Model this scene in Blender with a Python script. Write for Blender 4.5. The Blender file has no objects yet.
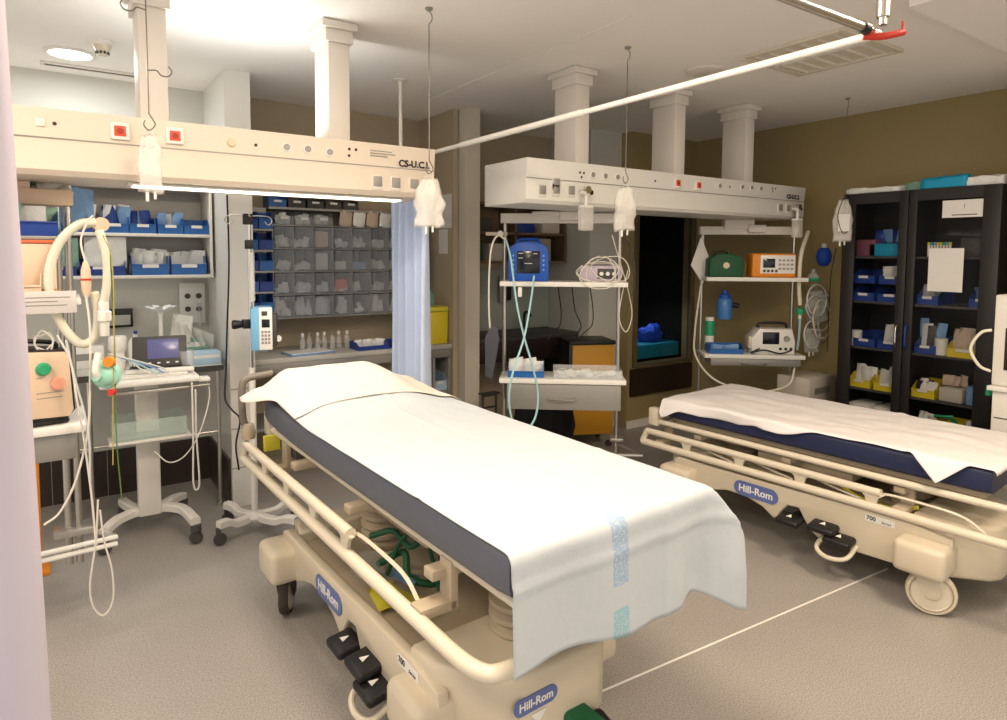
import bpy, bmesh, math, random
from mathutils import Vector, Matrix, noise
R = math.radians
PI = math.pi
random.seed(7)
SC = bpy.context.scene
COL = SC.collection

# ------------------------------------------------------------------ camera
TH, PT, RO, F, HC = R(34.3), R(3.8), R(0.35), 646.0, 1.6
PCX, PCY = 503.5, 297.0
fw = Vector((math.sin(TH)*math.cos(PT), math.cos(TH)*math.cos(PT), -math.sin(PT)))
r0 = Vector((math.cos(TH), -math.sin(TH), 0)); u0 = r0.cross(fw)
rt = r0*math.cos(RO) + u0*math.sin(RO); upv = -r0*math.sin(RO) + u0*math.cos(RO)
CAM = Vector((0, 0, HC))
cd = bpy.data.cameras.new('camera'); cam = bpy.data.objects.new('camera', cd); COL.objects.link(cam)
m = Matrix.Identity(4)
for i in range(3):
    m[i][0] = rt[i]; m[i][1] = upv[i]; m[i][2] = -fw[i]; m[i][3] = CAM[i]
cam.matrix_world = m
cd.sensor_width = 36; cd.sensor_fit = 'HORIZONTAL'; cd.lens = 36*F/1007
cd.shift_x = 0; cd.shift_y = -(360-PCY)/1007; cd.clip_start = .05
SC.camera = cam

def at(px, py, x=None, y=None, z=None):
    """point of the room seen at a place of the photo, on the plane x=, y= or z="""
    d = fw + rt*((px-PCX)/F) - upv*((py-PCY)/F)
    t = (z-HC)/d.z if z is not None else (x/d.x if x is not None else y/d.y)
    return CAM + d*t

# ------------------------------------------------------------------ materials
def lin(c):
    return tuple(((v/255)/12.92 if v/255 <= .04045 else ((v/255+.055)/1.055)**2.4) for v in c)
def mat(name, rgb, rough=.5, metal=0, emit=0, alpha=1, trans=0, ior=1.45, spec=.5, var=0, vs=8, bump=0, bs=40, coat=0, sub=0):
    mt = bpy.data.materials.new(name); mt.use_nodes = True
    nt = mt.node_tree; b = nt.nodes['Principled BSDF']
    c = lin(rgb)
    b.inputs['Base Color'].default_value = (*c, 1)
    b.inputs['Roughness'].default_value = rough
    b.inputs['Metallic'].default_value = metal
    b.inputs['IOR'].default_value = ior
    b.inputs['Specular IOR Level'].default_value = spec
    b.inputs['Alpha'].default_value = alpha
    b.inputs['Transmission Weight'].default_value = trans
    b.inputs['Coat Weight'].default_value = coat
    if emit:
        b.inputs['Emission Color'].default_value = (*c, 1); b.inputs['Emission Strength'].default_value = emit
    if var or bump:
        tc = nt.nodes.new('ShaderNodeTexCoord')
    if var:
        n = nt.nodes.new('ShaderNodeTexNoise'); n.inputs['Scale'].default_value = vs; n.inputs['Detail'].default_value = 5
        nt.links.new(tc.outputs['Object'], n.inputs['Vector'])
        mx = nt.nodes.new('ShaderNodeMix'); mx.data_type = 'RGBA'
        mx.inputs[6].default_value = (*[max(0, v*(1-var)) for v in c], 1)
        mx.inputs[7].default_value = (*[min(1, v*(1+var)) for v in c], 1)
        nt.links.new(n.outputs['Fac'], mx.inputs[0]); nt.links.new(mx.outputs[2], b.inputs['Base Color'])
    if bump:
        n2 = nt.nodes.new('ShaderNodeTexNoise'); n2.inputs['Scale'].default_value = bs; n2.inputs['Detail'].default_value = 4
        nt.links.new(tc.outputs['Object'], n2.inputs['Vector'])
        bp = nt.nodes.new('ShaderNodeBump'); bp.inputs['Strength'].default_value = bump; bp.inputs['Distance'].default_value = .02
        nt.links.new(n2.outputs['Fac'], bp.inputs['Height']); nt.links.new(bp.outputs['Normal'], b.inputs['Normal'])
    return mt

M = {}
M['rodsteel'] = mat('dull_steel', (120, 116, 108), .4, .5)
M['wall'] = mat('wall_grey', (206, 205, 196), .85, var=.03, vs=3, bump=.05, bs=200)
M['olive'] = mat('wall_olive', (156, 140, 98), .85, var=.04, vs=3, bump=.05, bs=200)
M['olive2'] = mat('wall_taupe', (176, 162, 138), .85, var=.04, vs=3)
M['ceil'] = mat('ceiling_white', (243, 240, 235), .9, var=.02, vs=2)
M['trim'] = mat('trim_paint', (196, 188, 172), .6, var=.03)
M['white'] = mat('white_paint', (226, 222, 212), .45, var=.02)
M['whitegloss'] = mat('white_plastic', (232, 230, 222), .3)
M['cream'] = mat('cream_plastic', (206, 195, 172), .35, var=.03, vs=5)
M['cream2'] = mat('cream_tube', (212, 203, 182), .3, var=.02)
M['boom'] = mat('boom_enamel', (226, 214, 196), .4)
M['boom2'] = mat('boom_enamel_cooler_light', (222, 220, 212), .4)  # same enamel, with the right boom's less warm light put into the colour
M['strut'] = mat('strut_enamel', (222, 216, 206), .45)
M['grey'] = mat('grey_metal', (150, 148, 142), .4, .3)
M['dgrey'] = mat('dark_grey', (70, 68, 66), .5)
M['handle'] = mat('handle_grey', (122, 114, 102), .4)
M['steel'] = mat('brushed_steel', (190, 186, 178), .3, .9)
M['chrome'] = mat('chrome', (220, 218, 214), .15, 1)
M['black'] = mat('black_plastic', (24, 23, 23), .45)
M['blackm'] = mat('black_matte', (20, 19, 20), .8, var=.3, vs=20)
M['pitch'] = mat('unlit_room_black', (9, 9, 10), .95)  # near-black puts the unlit room's darkness into its wall colour
M['cabblack'] = mat('cabinet_black', (34, 31, 30), .45, var=.1)
M['rubber'] = mat('rubber', (62, 54, 48), .7)
M['mattress1'] = mat('slate_vinyl', (90, 94, 104), .5, bump=.05, bs=30)
M['mattress2'] = mat('navy_vinyl', (34, 42, 76), .42, bump=.08, bs=20)
M['tilew'] = mat('white_tile', (218, 216, 208), .3)
M['skirt'] = mat('dark_tile', (58, 46, 40), .35, var=.2, vs=6)
M['binblue'] = mat('bin_blue', (34, 98, 168), .4, var=.06)
M['binblued'] = mat('bin_deep_blue', (26, 60, 140), .4, var=.06)
M['binyel'] = mat('bin_yellow', (222, 200, 40), .45, var=.05)
M['green'] = mat('green_plastic', (40, 160, 110), .45)
M['dkgreen'] = mat('dark_green', (26, 82, 50), .6, bump=.1, bs=30)
M['mask'] = mat('mint_silicone', (172, 230, 208), .4, alpha=.9)
M['red'] = mat('red_enamel', (196, 52, 34), .4)
M['socketred'] = mat('socket_orange_red', (222, 84, 58), .45)
M['socketdark'] = mat('socket_deep_red', (160, 52, 34), .5)
M['orange'] = mat('orange_plastic', (226, 138, 30), .45)
M['salmon'] = mat('salmon_plastic', (228, 112, 72), .5)
M['peach'] = mat('peach_plastic', (226, 200, 172), .5)
M['pink'] = mat('pink_paper', (222, 62, 120), .6)
M['dimpink'] = mat('dim_pink', (120, 70, 84), .6)
M['pump'] = mat('pump_blue', (118, 178, 214), .4)
M['monblue'] = mat('monitor_blue', (24, 84, 178), .4)
M['screen'] = mat('screen_dark', (26, 30, 36), .15)
M['screenp'] = mat('screen_violet', (96, 96, 140), .2, emit=.15)
M['paper'] = mat('paper', (226, 224, 218), .8, var=.04, vs=30)
M['packet'] = mat('packet_white', (226, 228, 224), .5, var=.15, vs=25, bump=.3, bs=30)
M['packetb'] = mat('packet_blue', (120, 160, 205), .5, var=.2, vs=25, bump=.3, bs=30)
M['packetg'] = mat('packet_green', (130, 170, 150), .5, var=.2, vs=25, bump=.3, bs=30)
M['beigepk'] = mat('packet_beige', (196, 178, 160), .6, var=.15, vs=25)
M['card'] = mat('carton_white', (196, 190, 176), .75, var=.06, vs=12)
M['clear'] = mat('clear_plastic', (235, 240, 240), .12, alpha=.28)
M['drawer'] = mat('smoky_clear_drawer', (188, 194, 200), .15, alpha=.24)
M['bag'] = mat('saline_bag', (246, 242, 234), .15, alpha=.42, var=.1, vs=40, bump=.5, bs=40)
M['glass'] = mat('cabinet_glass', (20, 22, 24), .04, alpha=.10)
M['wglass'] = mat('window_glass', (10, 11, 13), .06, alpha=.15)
M['curtain'] = mat('curtain_lilac', (182, 178, 192), .8, var=.10, vs=2.5)
M['curtain2'] = mat('curtain_blue', (198, 212, 236), .75, var=.06, vs=10)
M['lamp'] = mat('lamp_diffuser', (255, 244, 225), .5, emit=6)
M['lampr'] = mat('round_lamp', (255, 250, 240), .5, emit=6)
M['lampoff'] = mat('lamp_unlit', (214, 206, 188), .5)
M['teal'] = mat('teal_sheet', (20, 150, 190), .6)
M['dblue'] = mat('drape_blue', (34, 84, 204), .6)
M['hose'] = mat('ivory_hose', (224, 220, 200), .4)
M['hosec'] = mat('clear_hose', (228, 232, 230), .25, alpha=.55)
M['tealhose'] = mat('pale_teal_hose', (168, 210, 214), .4)
M['cable'] = mat('white_cable', (222, 218, 206), .5)
M['badge'] = mat('badge_blue', (92, 108, 162), .35)
M['yelbag'] = mat('amber_door', (196, 142, 34), .5)
M['yellow'] = mat('yellow_plastic', (214, 204, 60), .5)
M['ltblue'] = mat('light_blue_box', (170, 200, 222), .6)
M['counter'] = mat('counter_grey', (186, 184, 176), .4, var=.05)
M['woodd'] = mat('dark_panel', (44, 30, 22), .5)
M['tray'] = mat('base_tray', (176, 162, 138), .5, var=.05)

# floor: speckled vinyl with pale weld seams
def floor_mat():
    mt = bpy.data.materials.new('speckled_vinyl'); mt.use_nodes = True; nt = mt.node_tree; b = nt.nodes['Principled BSDF']
    tc = nt.nodes.new('ShaderNodeTexCoord')
    n = nt.nodes.new('ShaderNodeTexNoise'); n.inputs['Scale'].default_value = 170; n.inputs['Detail'].default_value = 3; n.inputs['Roughness'].default_value = .7
    cr = nt.nodes.new('ShaderNodeValToRGB')
    e = cr.color_ramp.elements
    e[0].position = .30; e[0].color = (*lin((122, 118, 112)), 1); e[1].position = .70; e[1].color = (*lin((190, 184, 176)), 1)
    n2 = nt.nodes.new('ShaderNodeTexNoise'); n2.inputs['Scale'].default_value = 1.6; n2.inputs['Detail'].default_value = 4
    mx = nt.nodes.new('ShaderNodeMix'); mx.data_type = 'RGBA'; mx.blend_type = 'MULTIPLY'; mx.inputs[0].default_value = .35
    nt.links.new(tc.outputs['Object'], n.inputs['Vector']); nt.links.new(tc.outputs['Object'], n2.inputs['Vector'])
    nt.links.new(n.outputs['Fac'], cr.inputs['Fac']); nt.links.new(cr.outputs['Color'], mx.inputs[6]); nt.links.new(n2.outputs['Color'], mx.inputs[7])
    r2 = nt.nodes.new('ShaderNodeValToRGB'); r2.color_ramp.elements[0].color = (.78, .78, .78, 1); r2.color_ramp.elements[1].color = (1, 1, 1, 1)
    r2.color_ramp.elements[0].position = .3; r2.color_ramp.elements[1].position = .7
    nt.links.new(n2.outputs['Fac'], r2.inputs['Fac']); nt.links.new(r2.outputs['Color'], mx.inputs[7])
    nt.links.new(mx.outputs[2], b.inputs['Base Color'])
    b.inputs['Roughness'].default_value = .33; b.inputs['Specular IOR Level'].default_value = .35
    return mt
M['floor'] = floor_mat()

def sheet_mat(name, rgb, band):
    mt = mat(name, rgb, .75, bump=.12, bs=22); nt = mt.node_tree; b = nt.nodes['Principled BSDF']
    if band:
        tc = nt.nodes.new('ShaderNodeTexCoord'); sp = nt.nodes.new('ShaderNodeSeparateXYZ'); nt.links.new(tc.outputs['UV'], sp.inputs[0])
        def rng(out, a, c):
            g = nt.nodes.new('ShaderNodeMath'); g.operation = 'GREATER_THAN'; g.inputs[1].default_value = a; nt.links.new(out, g.inputs[0])
            l = nt.nodes.new('ShaderNodeMath'); l.operation = 'LESS_THAN'; l.inputs[1].default_value = c; nt.links.new(out, l.inputs[0])
            mm = nt.nodes.new('ShaderNodeMath'); mm.operation = 'MULTIPLY'; nt.links.new(g.outputs[0], mm.inputs[0]); nt.links.new(l.outputs[0], mm.inputs[1]); return mm.outputs[0]
        def mul(a, c):
            mm = nt.nodes.new('ShaderNodeMath'); mm.operation = 'MULTIPLY'; nt.links.new(a, mm.inputs[0]); nt.links.new(c, mm.inputs[1]); return mm.outputs[0]
        cur = None
        n = nt.nodes.new('ShaderNodeTexNoise'); n.inputs['Scale'].default_value = 140; nt.links.new(tc.outputs['UV'], n.inputs['Vector'])
        xr = rng(sp.outputs[0], -.05, .01)
        prev = (*lin(rgb), 1); prevout = None
        for (a, c, colr) in ((-.175, .02, (150, 174, 198)), (-.36, -.235, (144, 186, 196))):
            k = mul(xr, rng(sp.outputs[1], a, c))
            g = nt.nodes.new('ShaderNodeMath'); g.operation = 'LESS_THAN'; g.inputs[1].default_value = .56; nt.links.new(n.outputs['Fac'], g.inputs[0])
            k = mul(k, g.outputs[0])
            mx = nt.nodes.new('ShaderNodeMix'); mx.data_type = 'RGBA'; nt.links.new(k, mx.inputs[0])
            if prevout is None: mx.inputs[6].default_value = prev
            else: nt.links.new(prevout, mx.inputs[6])
            mx.inputs[7].default_value = (*lin(colr), 1); prevout = mx.outputs[2]
        nt.links.new(prevout, b.inputs['Base Color'])
    return mt
M['sheet1'] = sheet_mat('pale_blue_sheet', (186, 193, 197), True)
M['sheet3'] = sheet_mat('cream_sheet', (222, 214, 200), False)
M['sheet2'] = sheet_mat('white_sheet', (234, 230, 228), False)

# ------------------------------------------------------------------ mesh builder
class MB:
    def __init__(s): s.v = []; s.f = []; s.uv = None
    def add(s, vs, fs):
        o = len(s.v); s.v += [tuple(v) for v in vs]; s.f += [tuple(i+o for i in f) for f in fs]; return s
    def bm(s, b, M4=None):
        b.verts.ensure_lookup_table(); b.verts.index_update()
        s.add([(M4 @ v.co if M4 else v.co) for v in b.verts], [[v.index for v in f.verts] for f in b.faces]); b.free(); return s
    def box(s, c, sz, rot=None, bev=0, seg=2, M4=None):
        b = bmesh.new(); bmesh.ops.create_cube(b, size=1)
        for v in b.verts: v.co = Vector((v.co.x*sz[0], v.co.y*sz[1], v.co.z*sz[2]))
        if bev: bmesh.ops.bevel(b, geom=b.edges[:], offset=min(bev, min(sz)*.49), segments=seg, profile=.5, affect='EDGES')
        T = Matrix.Translation(c)
        if rot:
            from mathutils import Euler
            T = T @ Euler(rot).to_matrix().to_4x4()
        if M4: T = M4 @ T
        return s.bm(b, T)
    def bb(s, x0, x1, y0, y1, z0, z1, bev=0, seg=2):
        return s.box(((x0+x1)/2, (y0+y1)/2, (z0+z1)/2), (abs(x1-x0), abs(y1-y0), abs(z1-z0)), bev=bev, seg=seg)
    def tube(s, pts, r, n=8, smooth=0, cap=True, closed=False):
        P = [Vector(p) for p in pts]
        if smooth and len(P) > 2: P = spline(P, smooth, closed)
        rr = r if isinstance(r, (list, tuple)) else None
        N = len(P); vs = []; fs = []
        t0 = (P[1]-P[0]).normalized(); a = Vector((0, 0, 1)) if abs(t0.z) < .9 else Vector((1, 0, 0))
        nn = t0.cross(a).normalized(); pt = t0
        for i, p in enumerate(P):
            if closed: t = (P[(i+1) % N]-P[i-1])
            else: t = (P[min(i+1, N-1)]-P[max(i-1, 0)])
            t = t.normalized() if t.length > 1e-9 else pt
            q = pt.rotation_difference(t); nn = (q @ nn).normalized(); pt = t
            bn = t.cross(nn).normalized()
            ri = rr[int(i*(len(rr)-1)/(N-1)+.5)] if rr else r
            for k in range(n):
                an = 2*PI*k/n; vs.append(p + nn*math.cos(an)*ri + bn*math.sin(an)*ri)
        L = N if closed else N-1
        for i in range(L):
            j = (i+1) % N
            for k in range(n):
                k2 = (k+1) % n; fs.append((i*n+k, i*n+k2, j*n+k2, j*n+k))
        if cap and not closed:
            fs.append(tuple(range(n))[::-1]); fs.append(tuple((N-1)*n+k for k in range(n)))
        return s.add(vs, fs)
    def cyl(s, p0, p1, r, n=16, r1=None):
        return s.tube([p0, p1], [r, r1] if r1 is not None else r, n)
    def lathe(s, prof, c=(0, 0, 0), n=20, axis='z', M4=None):
        vs = []; fs = []
        for (r, h) in prof:
            for k in range(n):
                a = 2*PI*k/n; x, y = r*math.cos(a), r*math.sin(a)
                v = Vector((x, y, h)) if axis == 'z' else (Vector((x, h, y)) if axis == 'y' else Vector((h, x, y)))
                if M4: v = M4 @ v
                vs.append(v + Vector(c))
        for i in range(len(prof)-1):
            for k in range(n):
                k2 = (k+1) % n; fs.append((i*n+k, i*n+k2, (i+1)*n+k2, (i+1)*n+k))
        if prof[0][0] > 1e-4: fs.append(tuple(range(n))[::-1])
        if prof[-1][0] > 1e-4: fs.append(tuple((len(prof)-1)*n+k for k in range(n)))
        return s.add(vs, fs)
    def prism(s, poly, a0, a1, plane='yz', bev=0):
        """polygon in the plane, extruded along the third axis from a0 to a1"""
        b = bmesh.new()
        def P(p, a):
            return {'yz': (a, p[0], p[1]), 'xz': (p[0], a, p[1]), 'xy': (p[0], p[1], a)}[plane]
        v0 = [b.verts.new(P(p, a0)) for p in poly]; v1 = [b.verts.new(P(p, a1)) for p in poly]
        b.faces.new(v0); b.faces.new(v1[::-1]); n = len(poly)
        for i in range(n): b.faces.new((v0[(i+1) % n], v0[i], v1[i], v1[(i+1) % n]))
        bmesh.ops.recalc_face_normals(b, faces=b.faces[:])
        if bev:
            ed = [e for e in b.edges if (e.verts[0] in v0) == (e.verts[1] in v0)]
            bmesh.ops.bevel(b, geom=ed, offset=bev, segments=2, profile=.5, affect='EDGES')
        return s.bm(b)
    def xf(s, M4):
        s.v = [tuple(M4 @ Vector(v)) for v in s.v]; return s
def spline(P, n, closed=False):
    out = []; N = len(P)
    for i in range(N if closed else N-1):
        p0 = P[i-1] if (i or closed) else P[0]*2-P[1]; p1 = P[i]; p2 = P[(i+1) % N]
        p3 = P[(i+2) % N] if (closed or i+2 < N) else P[-1]*2-P[-2]
        for k in range(n):
            t = k/n
            out.append(.5*((2*p1)+(-p0+p2)*t+(2*p0-5*p1+4*p2-p3)*t*t+(-p0+3*p1-3*p2+p3)*t**3))
    if not closed: out.append(P[-1])
    return out

def obj(name, mb, mt, parent=None, smooth=True, ang=38, label=None):
    me = bpy.data.meshes.new(name); me.from_pydata(mb.v, [], mb.f); me.update()
    b = bmesh.new(); b.from_mesh(me); bmesh.ops.recalc_face_normals(b, faces=b.faces[:]); b.to_mesh(me); b.free()
    if smooth:
        me.polygons.foreach_set('use_smooth', [True]*len(me.polygons)); me.set_sharp_from_angle(angle=R(ang))
    if mb.uv:
        ul = me.uv_layers.new(name='UVMap')
        for l in me.loops: ul.data[l.index].uv = mb.uv[l.vertex_index]
    me.materials.append(mt if not isinstance(mt, str) else M[mt])
    o = bpy.data.objects.new(name, me); COL.objects.link(o)
    if parent: o.parent = parent
    if label: o['label'] = label
    return o
def tag(o, label, cat, group=None, kind=None):
    o['label'] = label; o['category'] = cat
    if group: o['group'] = group
    if kind: o['kind'] = kind
    return o
def thing(name, label, cat, loc=(0, 0, 0), rz=0, group=None):
    o = bpy.data.objects.new(name, None); COL.objects.link(o); o.empty_display_size = .1
    o.location = loc; o.rotation_euler = (0, 0, rz); return tag(o, label, cat, group)
def struct(name, mb, mt, parent=None, smooth=False):
    o = obj(name, mb, mt, parent, smooth)
    if not parent: o['kind'] = 'structure'
    return o
def dup(root, loc=None, rz=None, label=None, group=None):
    r = root.copy(); COL.objects.link(r)
    if loc is not None: r.location = loc
    if rz is not None: r.rotation_euler = (0, 0, rz)
    if label: r['label'] = label
    if group: r['group'] = group
    for ch in list(root.children):
        c = ch.copy(); COL.objects.link(c); c.parent = r
        for g in list(ch.children):
            d = g.copy(); COL.objects.link(d); d.parent = c
    return r
def text(name, s, size, mt, M4, parent=None, bold=0, ext=.001, align='CENTER', shear=0, label=None):
    cu = bpy.data.curves.new(name, 'FONT'); cu.body = s; cu.size = size; cu.extrude = ext; cu.offset = bold
    cu.align_x = align; cu.align_y = 'CENTER'; cu.shear = shear; cu.resolution_u = 3
    t = bpy.data.objects.new(name, cu); COL.objects.link(t)
    dg = bpy.context.evaluated_depsgraph_get()
    me = bpy.data.meshes.new_from_object(t.evaluated_get(dg)); me.transform(M4)
    bpy.data.objects.remove(t); me.materials.clear(); me.materials.append(M[mt] if isinstance(mt, str) else mt)
    o = bpy.data.objects.new(name, me); COL.objects.link(o)
    if parent: o.parent = parent
    if label: o['label'] = label
    return o
def facing(loc, xdir, updir=(0, 0, 1)):
    X = Vector(xdir).normalized(); Y = Vector(updir).normalized(); Z = X.cross(Y)
    mm = Matrix.Identity(4)
    for i in range(3): mm[i][0] = X[i]; mm[i][1] = Y[i]; mm[i][2] = Z[i]; mm[i][3] = loc[i]
    return mm
def V(*a): return Vector(a)

# ------------------------------------------------------------------ the setting
H = 2.7
struct('floor', MB().bb(-2.2, 5.4, -3.2, 5.2, -.1, 0), 'floor')
struct('trim_1', MB().box((2.45, 1.61, .0006), (2.0, .009, .0016), rot=(0, 0, math.atan2(-.116, 1.736))), M['whitegloss'])
struct('ceiling', MB().bb(-2.2, 5.4, -3.2, 5.2, H, H+.1), 'ceil')
struct('trim_2', MB().bb(3.0, 5.13, -3.1, 1.36, 2.655, 2.7), 'ceil')
struct('wall_right', MB().bb(5.13, 5.23, -3.1, 4.32, 0, H), 'olive')
struct('wall_back_left', MB().bb(-2.2, .84, 4.9, 5.0, 0, H), 'wall')
struct('wall_back', MB().bb(.84, 3.87, 4.9, 5.0, 0, H), 'olive2')
struct('wall_alcove_side', MB().bb(2.49, 2.53, 4.34, 4.9, 0, H), 'olive2')
struct('trim_3', MB().bb(2.54, 2.67, 4.24, 4.42, 0, H, bev=.004), mat('post_paint', (208, 200, 184), .6))
struct('wall_pier', MB().bb(3.87, 4.24, 4.32, 4.9, 0, H), 'wall')
# wall with the dark window
w = MB(); w.bb(4.24, 4.33, 4.2, 4.32, 0, H); w.bb(5.115, 5.13, 4.2, 4.32, 0, H); w.bb(4.33, 5.115, 4.2, 4.32, 1.98, H); w.bb(4.33, 5.115, 4.2, 4.32, 0, .58)
struct('wall_back_right', w, 'olive')
struct('baseboard_back_right', MB().bb(4.24, 5.12, 4.185, 4.2, 0, .07), 'white')
wf = MB()
for a in ((4.30, 4.35, .56, 2.0), (5.085, 5.125, .56, 2.0)): wf.bb(a[0], a[1], 4.18, 4.235, a[2], a[3], bev=.004)
wf.bb(4.35, 5.085, 4.18, 4.235, 1.96, 2.0); wf.bb(4.35, 5.085, 4.18, 4.235, .55, .58)
win = struct('window_1', wf, mat('window_frame', (104, 92, 66), .5))
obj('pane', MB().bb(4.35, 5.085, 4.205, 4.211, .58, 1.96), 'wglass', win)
struct('trim_4', MB().bb(4.27, 5.10, 4.165, 4.2, .30, .548, bev=.004), 'woodd')
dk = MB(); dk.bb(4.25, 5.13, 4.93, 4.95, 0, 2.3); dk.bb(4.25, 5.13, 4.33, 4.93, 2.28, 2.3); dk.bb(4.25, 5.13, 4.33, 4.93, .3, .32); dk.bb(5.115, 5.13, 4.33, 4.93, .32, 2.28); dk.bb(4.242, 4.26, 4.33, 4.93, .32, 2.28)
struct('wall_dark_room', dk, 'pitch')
tag(obj('blue_bench', MB().bb(4.27, 5.10, 4.335, 4.80, .60, .735, bev=.01), 'teal'), 'bright teal covered bench top seen through the dark window', 'bench')
g = bmesh.new(); bmesh.ops.create_icosphere(g, subdivisions=4, radius=1)
for v in g.verts:
    n_ = noise.noise(v.co*1.8)*.35+noise.noise(v.co*5)*.12; v.co = Vector((4.86+v.co.x*(.15+.1*n_), 4.50+v.co.y*(.09+.04*n_), .737+max(0, (v.co.z*.5+.32))*.2*(1+n_)))
b = MB().bm(g)
tag(obj('draped_cloth', b, 'dblue'), 'dark blue draped heap lying on the teal bench behind the window', 'cloth')

# upper-left pillar / white tiled partition end with the dark skirting
pl = MB(); pl.bb(.835, .985, 4.22, 4.9, 0, H)
struct('wall_partition', pl, 'tilew')
gr = MB()
for z in (.25, .50, .75): gr.bb(.834, .986, 4.2185, 4.2205, z-.003, z+.003)
struct('trim_5', gr, 'grey')
struct('baseboard_back_left', MB().bb(-2.0, .82, 4.885, 4.9, 0, .30), 'skirt')
struct('baseboard_partition', MB().bb(.818, .8345, 4.26, 4.885, 0, .30), 'skirt')
sk = MB()
for x in (-.1, .2, .5): sk.bb(x-.002, x+.002, 4.882, 4.886, 0, .3)
struct('trim_6', sk, 'grey')
# ceiling seams
cs = MB()
for x, y0, y1 in ((2.2, 2.2, 4.2),): cs.bb(x, x+.006, y0, y1, H-.004, H+.001)
struct('trim_7', cs, 'whitegloss')

# ceiling fittings
def ceiling_panel(x, y, lit, label):
    t = thing('ceiling_light', label, 'light', (x, y, H))
    f = MB(); s = .295
    for a in ((-s, s, -s, -s+.03), (-s, s, s-.03, s), (-s, -s+.03, -s+.03, s-.03), (s-.03, s, -s+.03, s-.03)): f.bb(*a, -.018, -.0005, bev=.002)
    obj('frame', f, 'lampoff', t)
    obj('diffuser', MB().bb(-.265, .265, -.265, .265, -.004, -.001), 'lamp' if lit else 'lampoff', t)
    if not lit:
        for k in range(6):
            yy = -.22+.088*k
            obj('louvre_fin', MB().bb(-.262, .262, yy-.002, yy+.002, -.017, -.0045), 'white', t)
        obj('louvre_spine', MB().bb(-.006, .006, -.262, .262, -.0175, -.005), 'white', t)
    return t
ceiling_panel(3.43, 2.0, False, 'unlit square louvred ceiling light above the right bed')
t = thing('ceiling_light', 'bright round recessed downlight in the ceiling at top left', 'light', (.072, 4.39, H))
obj('trim_ring', MB().lathe([(.125, 0), (.125, -.008), (.105, -.012), (.105, -.002)], n=32), 'white', t)
obj('diffuser', MB().lathe([(0, -.006), (.105, -.006), (.105, -.002), (0, -.002)], n=32), 'lampr', t)
t = thing('smoke_detector', 'small white round smoke detector on the ceiling beside the downlight', 'smoke detector', (.209, 4.067, H))
obj('base', MB().lathe([(.055, 0), (.055, -.010), (.045, -.02), (0, -.02)], n=24), 'white', t)
d = obj('head', MB().lathe([(.044, -.02), (.030, -.055), (.026, -.068), (0, -.068)], n=24), 'cream', t)
s = MB()
for k in range(10):
    a = 2*PI*k/10; s.box((.028*math.cos(a), .028*math.sin(a), -.058), (.010, .010, .012))
obj('vent_slots', s, 'black', d)
t = thing('ceiling_vent', 'slim white linear air slot in the ceiling behind the left boom', 'vent', (.21, 4.70, H))
obj('frame', MB().bb(-.28, .28, -.05, .05, -.008, 0, bev=.003), 'strut', t)
obj('slot', MB().bb(-.26, .26, -.012, .012, -.010, -.006), 'dgrey', t)
t = thing('ceiling_vent', 'round flat ceiling diffuser partly behind the white curtain rail', 'vent', (3.20, 2.58, H))
obj('disc', MB().lathe([(.11, 0), (.11, -.01), (.09, -.016), (0, -.016)], n=32), 'strut', t)

# ------------------------------------------------------------------ service booms
def boom(x0, x1, yf, ztop, zbot, label, texts, socks, enamel='boom'):
    t = thing('service_boom', label, 'service boom', (0, 0, 0))
    yb = yf+.43
    prof = [(yb, ztop), (yf, ztop), (yf, ztop-.012), (yf+.010, ztop-.105), (yf+.010, zbot+.02), (yf+.03, zbot), (yb, zbot)]
    body = obj('body', MB().prism(prof, x0, x1, 'yz', bev=.004), enamel, t, ang=25)
    obj('seam', MB().bb(x0+.004, x1-.004, yf+.006, yf+.013, ztop-.110, ztop-.106), 'grey', t)
    ym = yf+.010
    for kind, x, z in socks:
        yy = yf + .010*max(0, min(1, (ztop-z)/.105))
        if kind == 'red':
            p = obj('power_socket', MB().bb(x-.033, x+.033, yy-.010, yy+.004, z-.033, z+.033, bev=.004), 'whitegloss', t)
            obj('insert', MB().bb(x-.02, x+.02, yy-.0125, yy-.008, z-.02, z+.02, bev=.002), 'socketred', p)
            obj('opening', MB().lathe([(0, 0), (.012, 0), (.012, .002), (0, .002)], (x, yy-.0145, z), 16, 'y'), 'socketdark', p)
        elif kind == 'round':
            p = obj('power_socket', MB().lathe([(0, -.005), (.02, -.005), (.023, .004), (0, .004)], (x, yy, z), 20, 'y'), 'whitegloss', t)
            obj('opening', MB().lathe([(0, 0), (.015, 0), (.015, .002), (0, .002)], (x, yy-.007, z), 16, 'y'), 'grey', p)
        elif kind == 'knob':
            obj('cap', MB().lathe([(0, -.01), (.016, -.01), (.02, .004), (0, .004)], (x, yy, z), 20, 'y'), 'peach', t)
        elif kind == 'dot':
            obj('dot', MB().lathe([(0, -.002), (.007, -.002), (.007, .004), (0, .004)], (x, yy, z), 12, 'y'), 'rubber', t)
        elif kind == 'switch':
            obj('switch', MB().bb(x-.014, x+.014, yy-.006, yy+.004, z-.014, z+.014, bev=.002), 'whitegloss', t)
        elif kind == 'gas':
            p = obj('gas_outlet', MB().bb(x-.028, x+.028, ym-.006, ym+.004, z-.036, z+.036, bev=.003), 'strut', t)
            obj('flap', MB().bb(x-.022, x+.022, ym-.011, ym-.004, z-.02, z+.028, bev=.002), 'grey', p)
    for sx, st, size, zz, shear in texts:
        text('lettering', st, size, 'black', facing((sx, yf+.002, zz), (1, 0, 0)), t, bold=size*.03)
    return t
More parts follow.
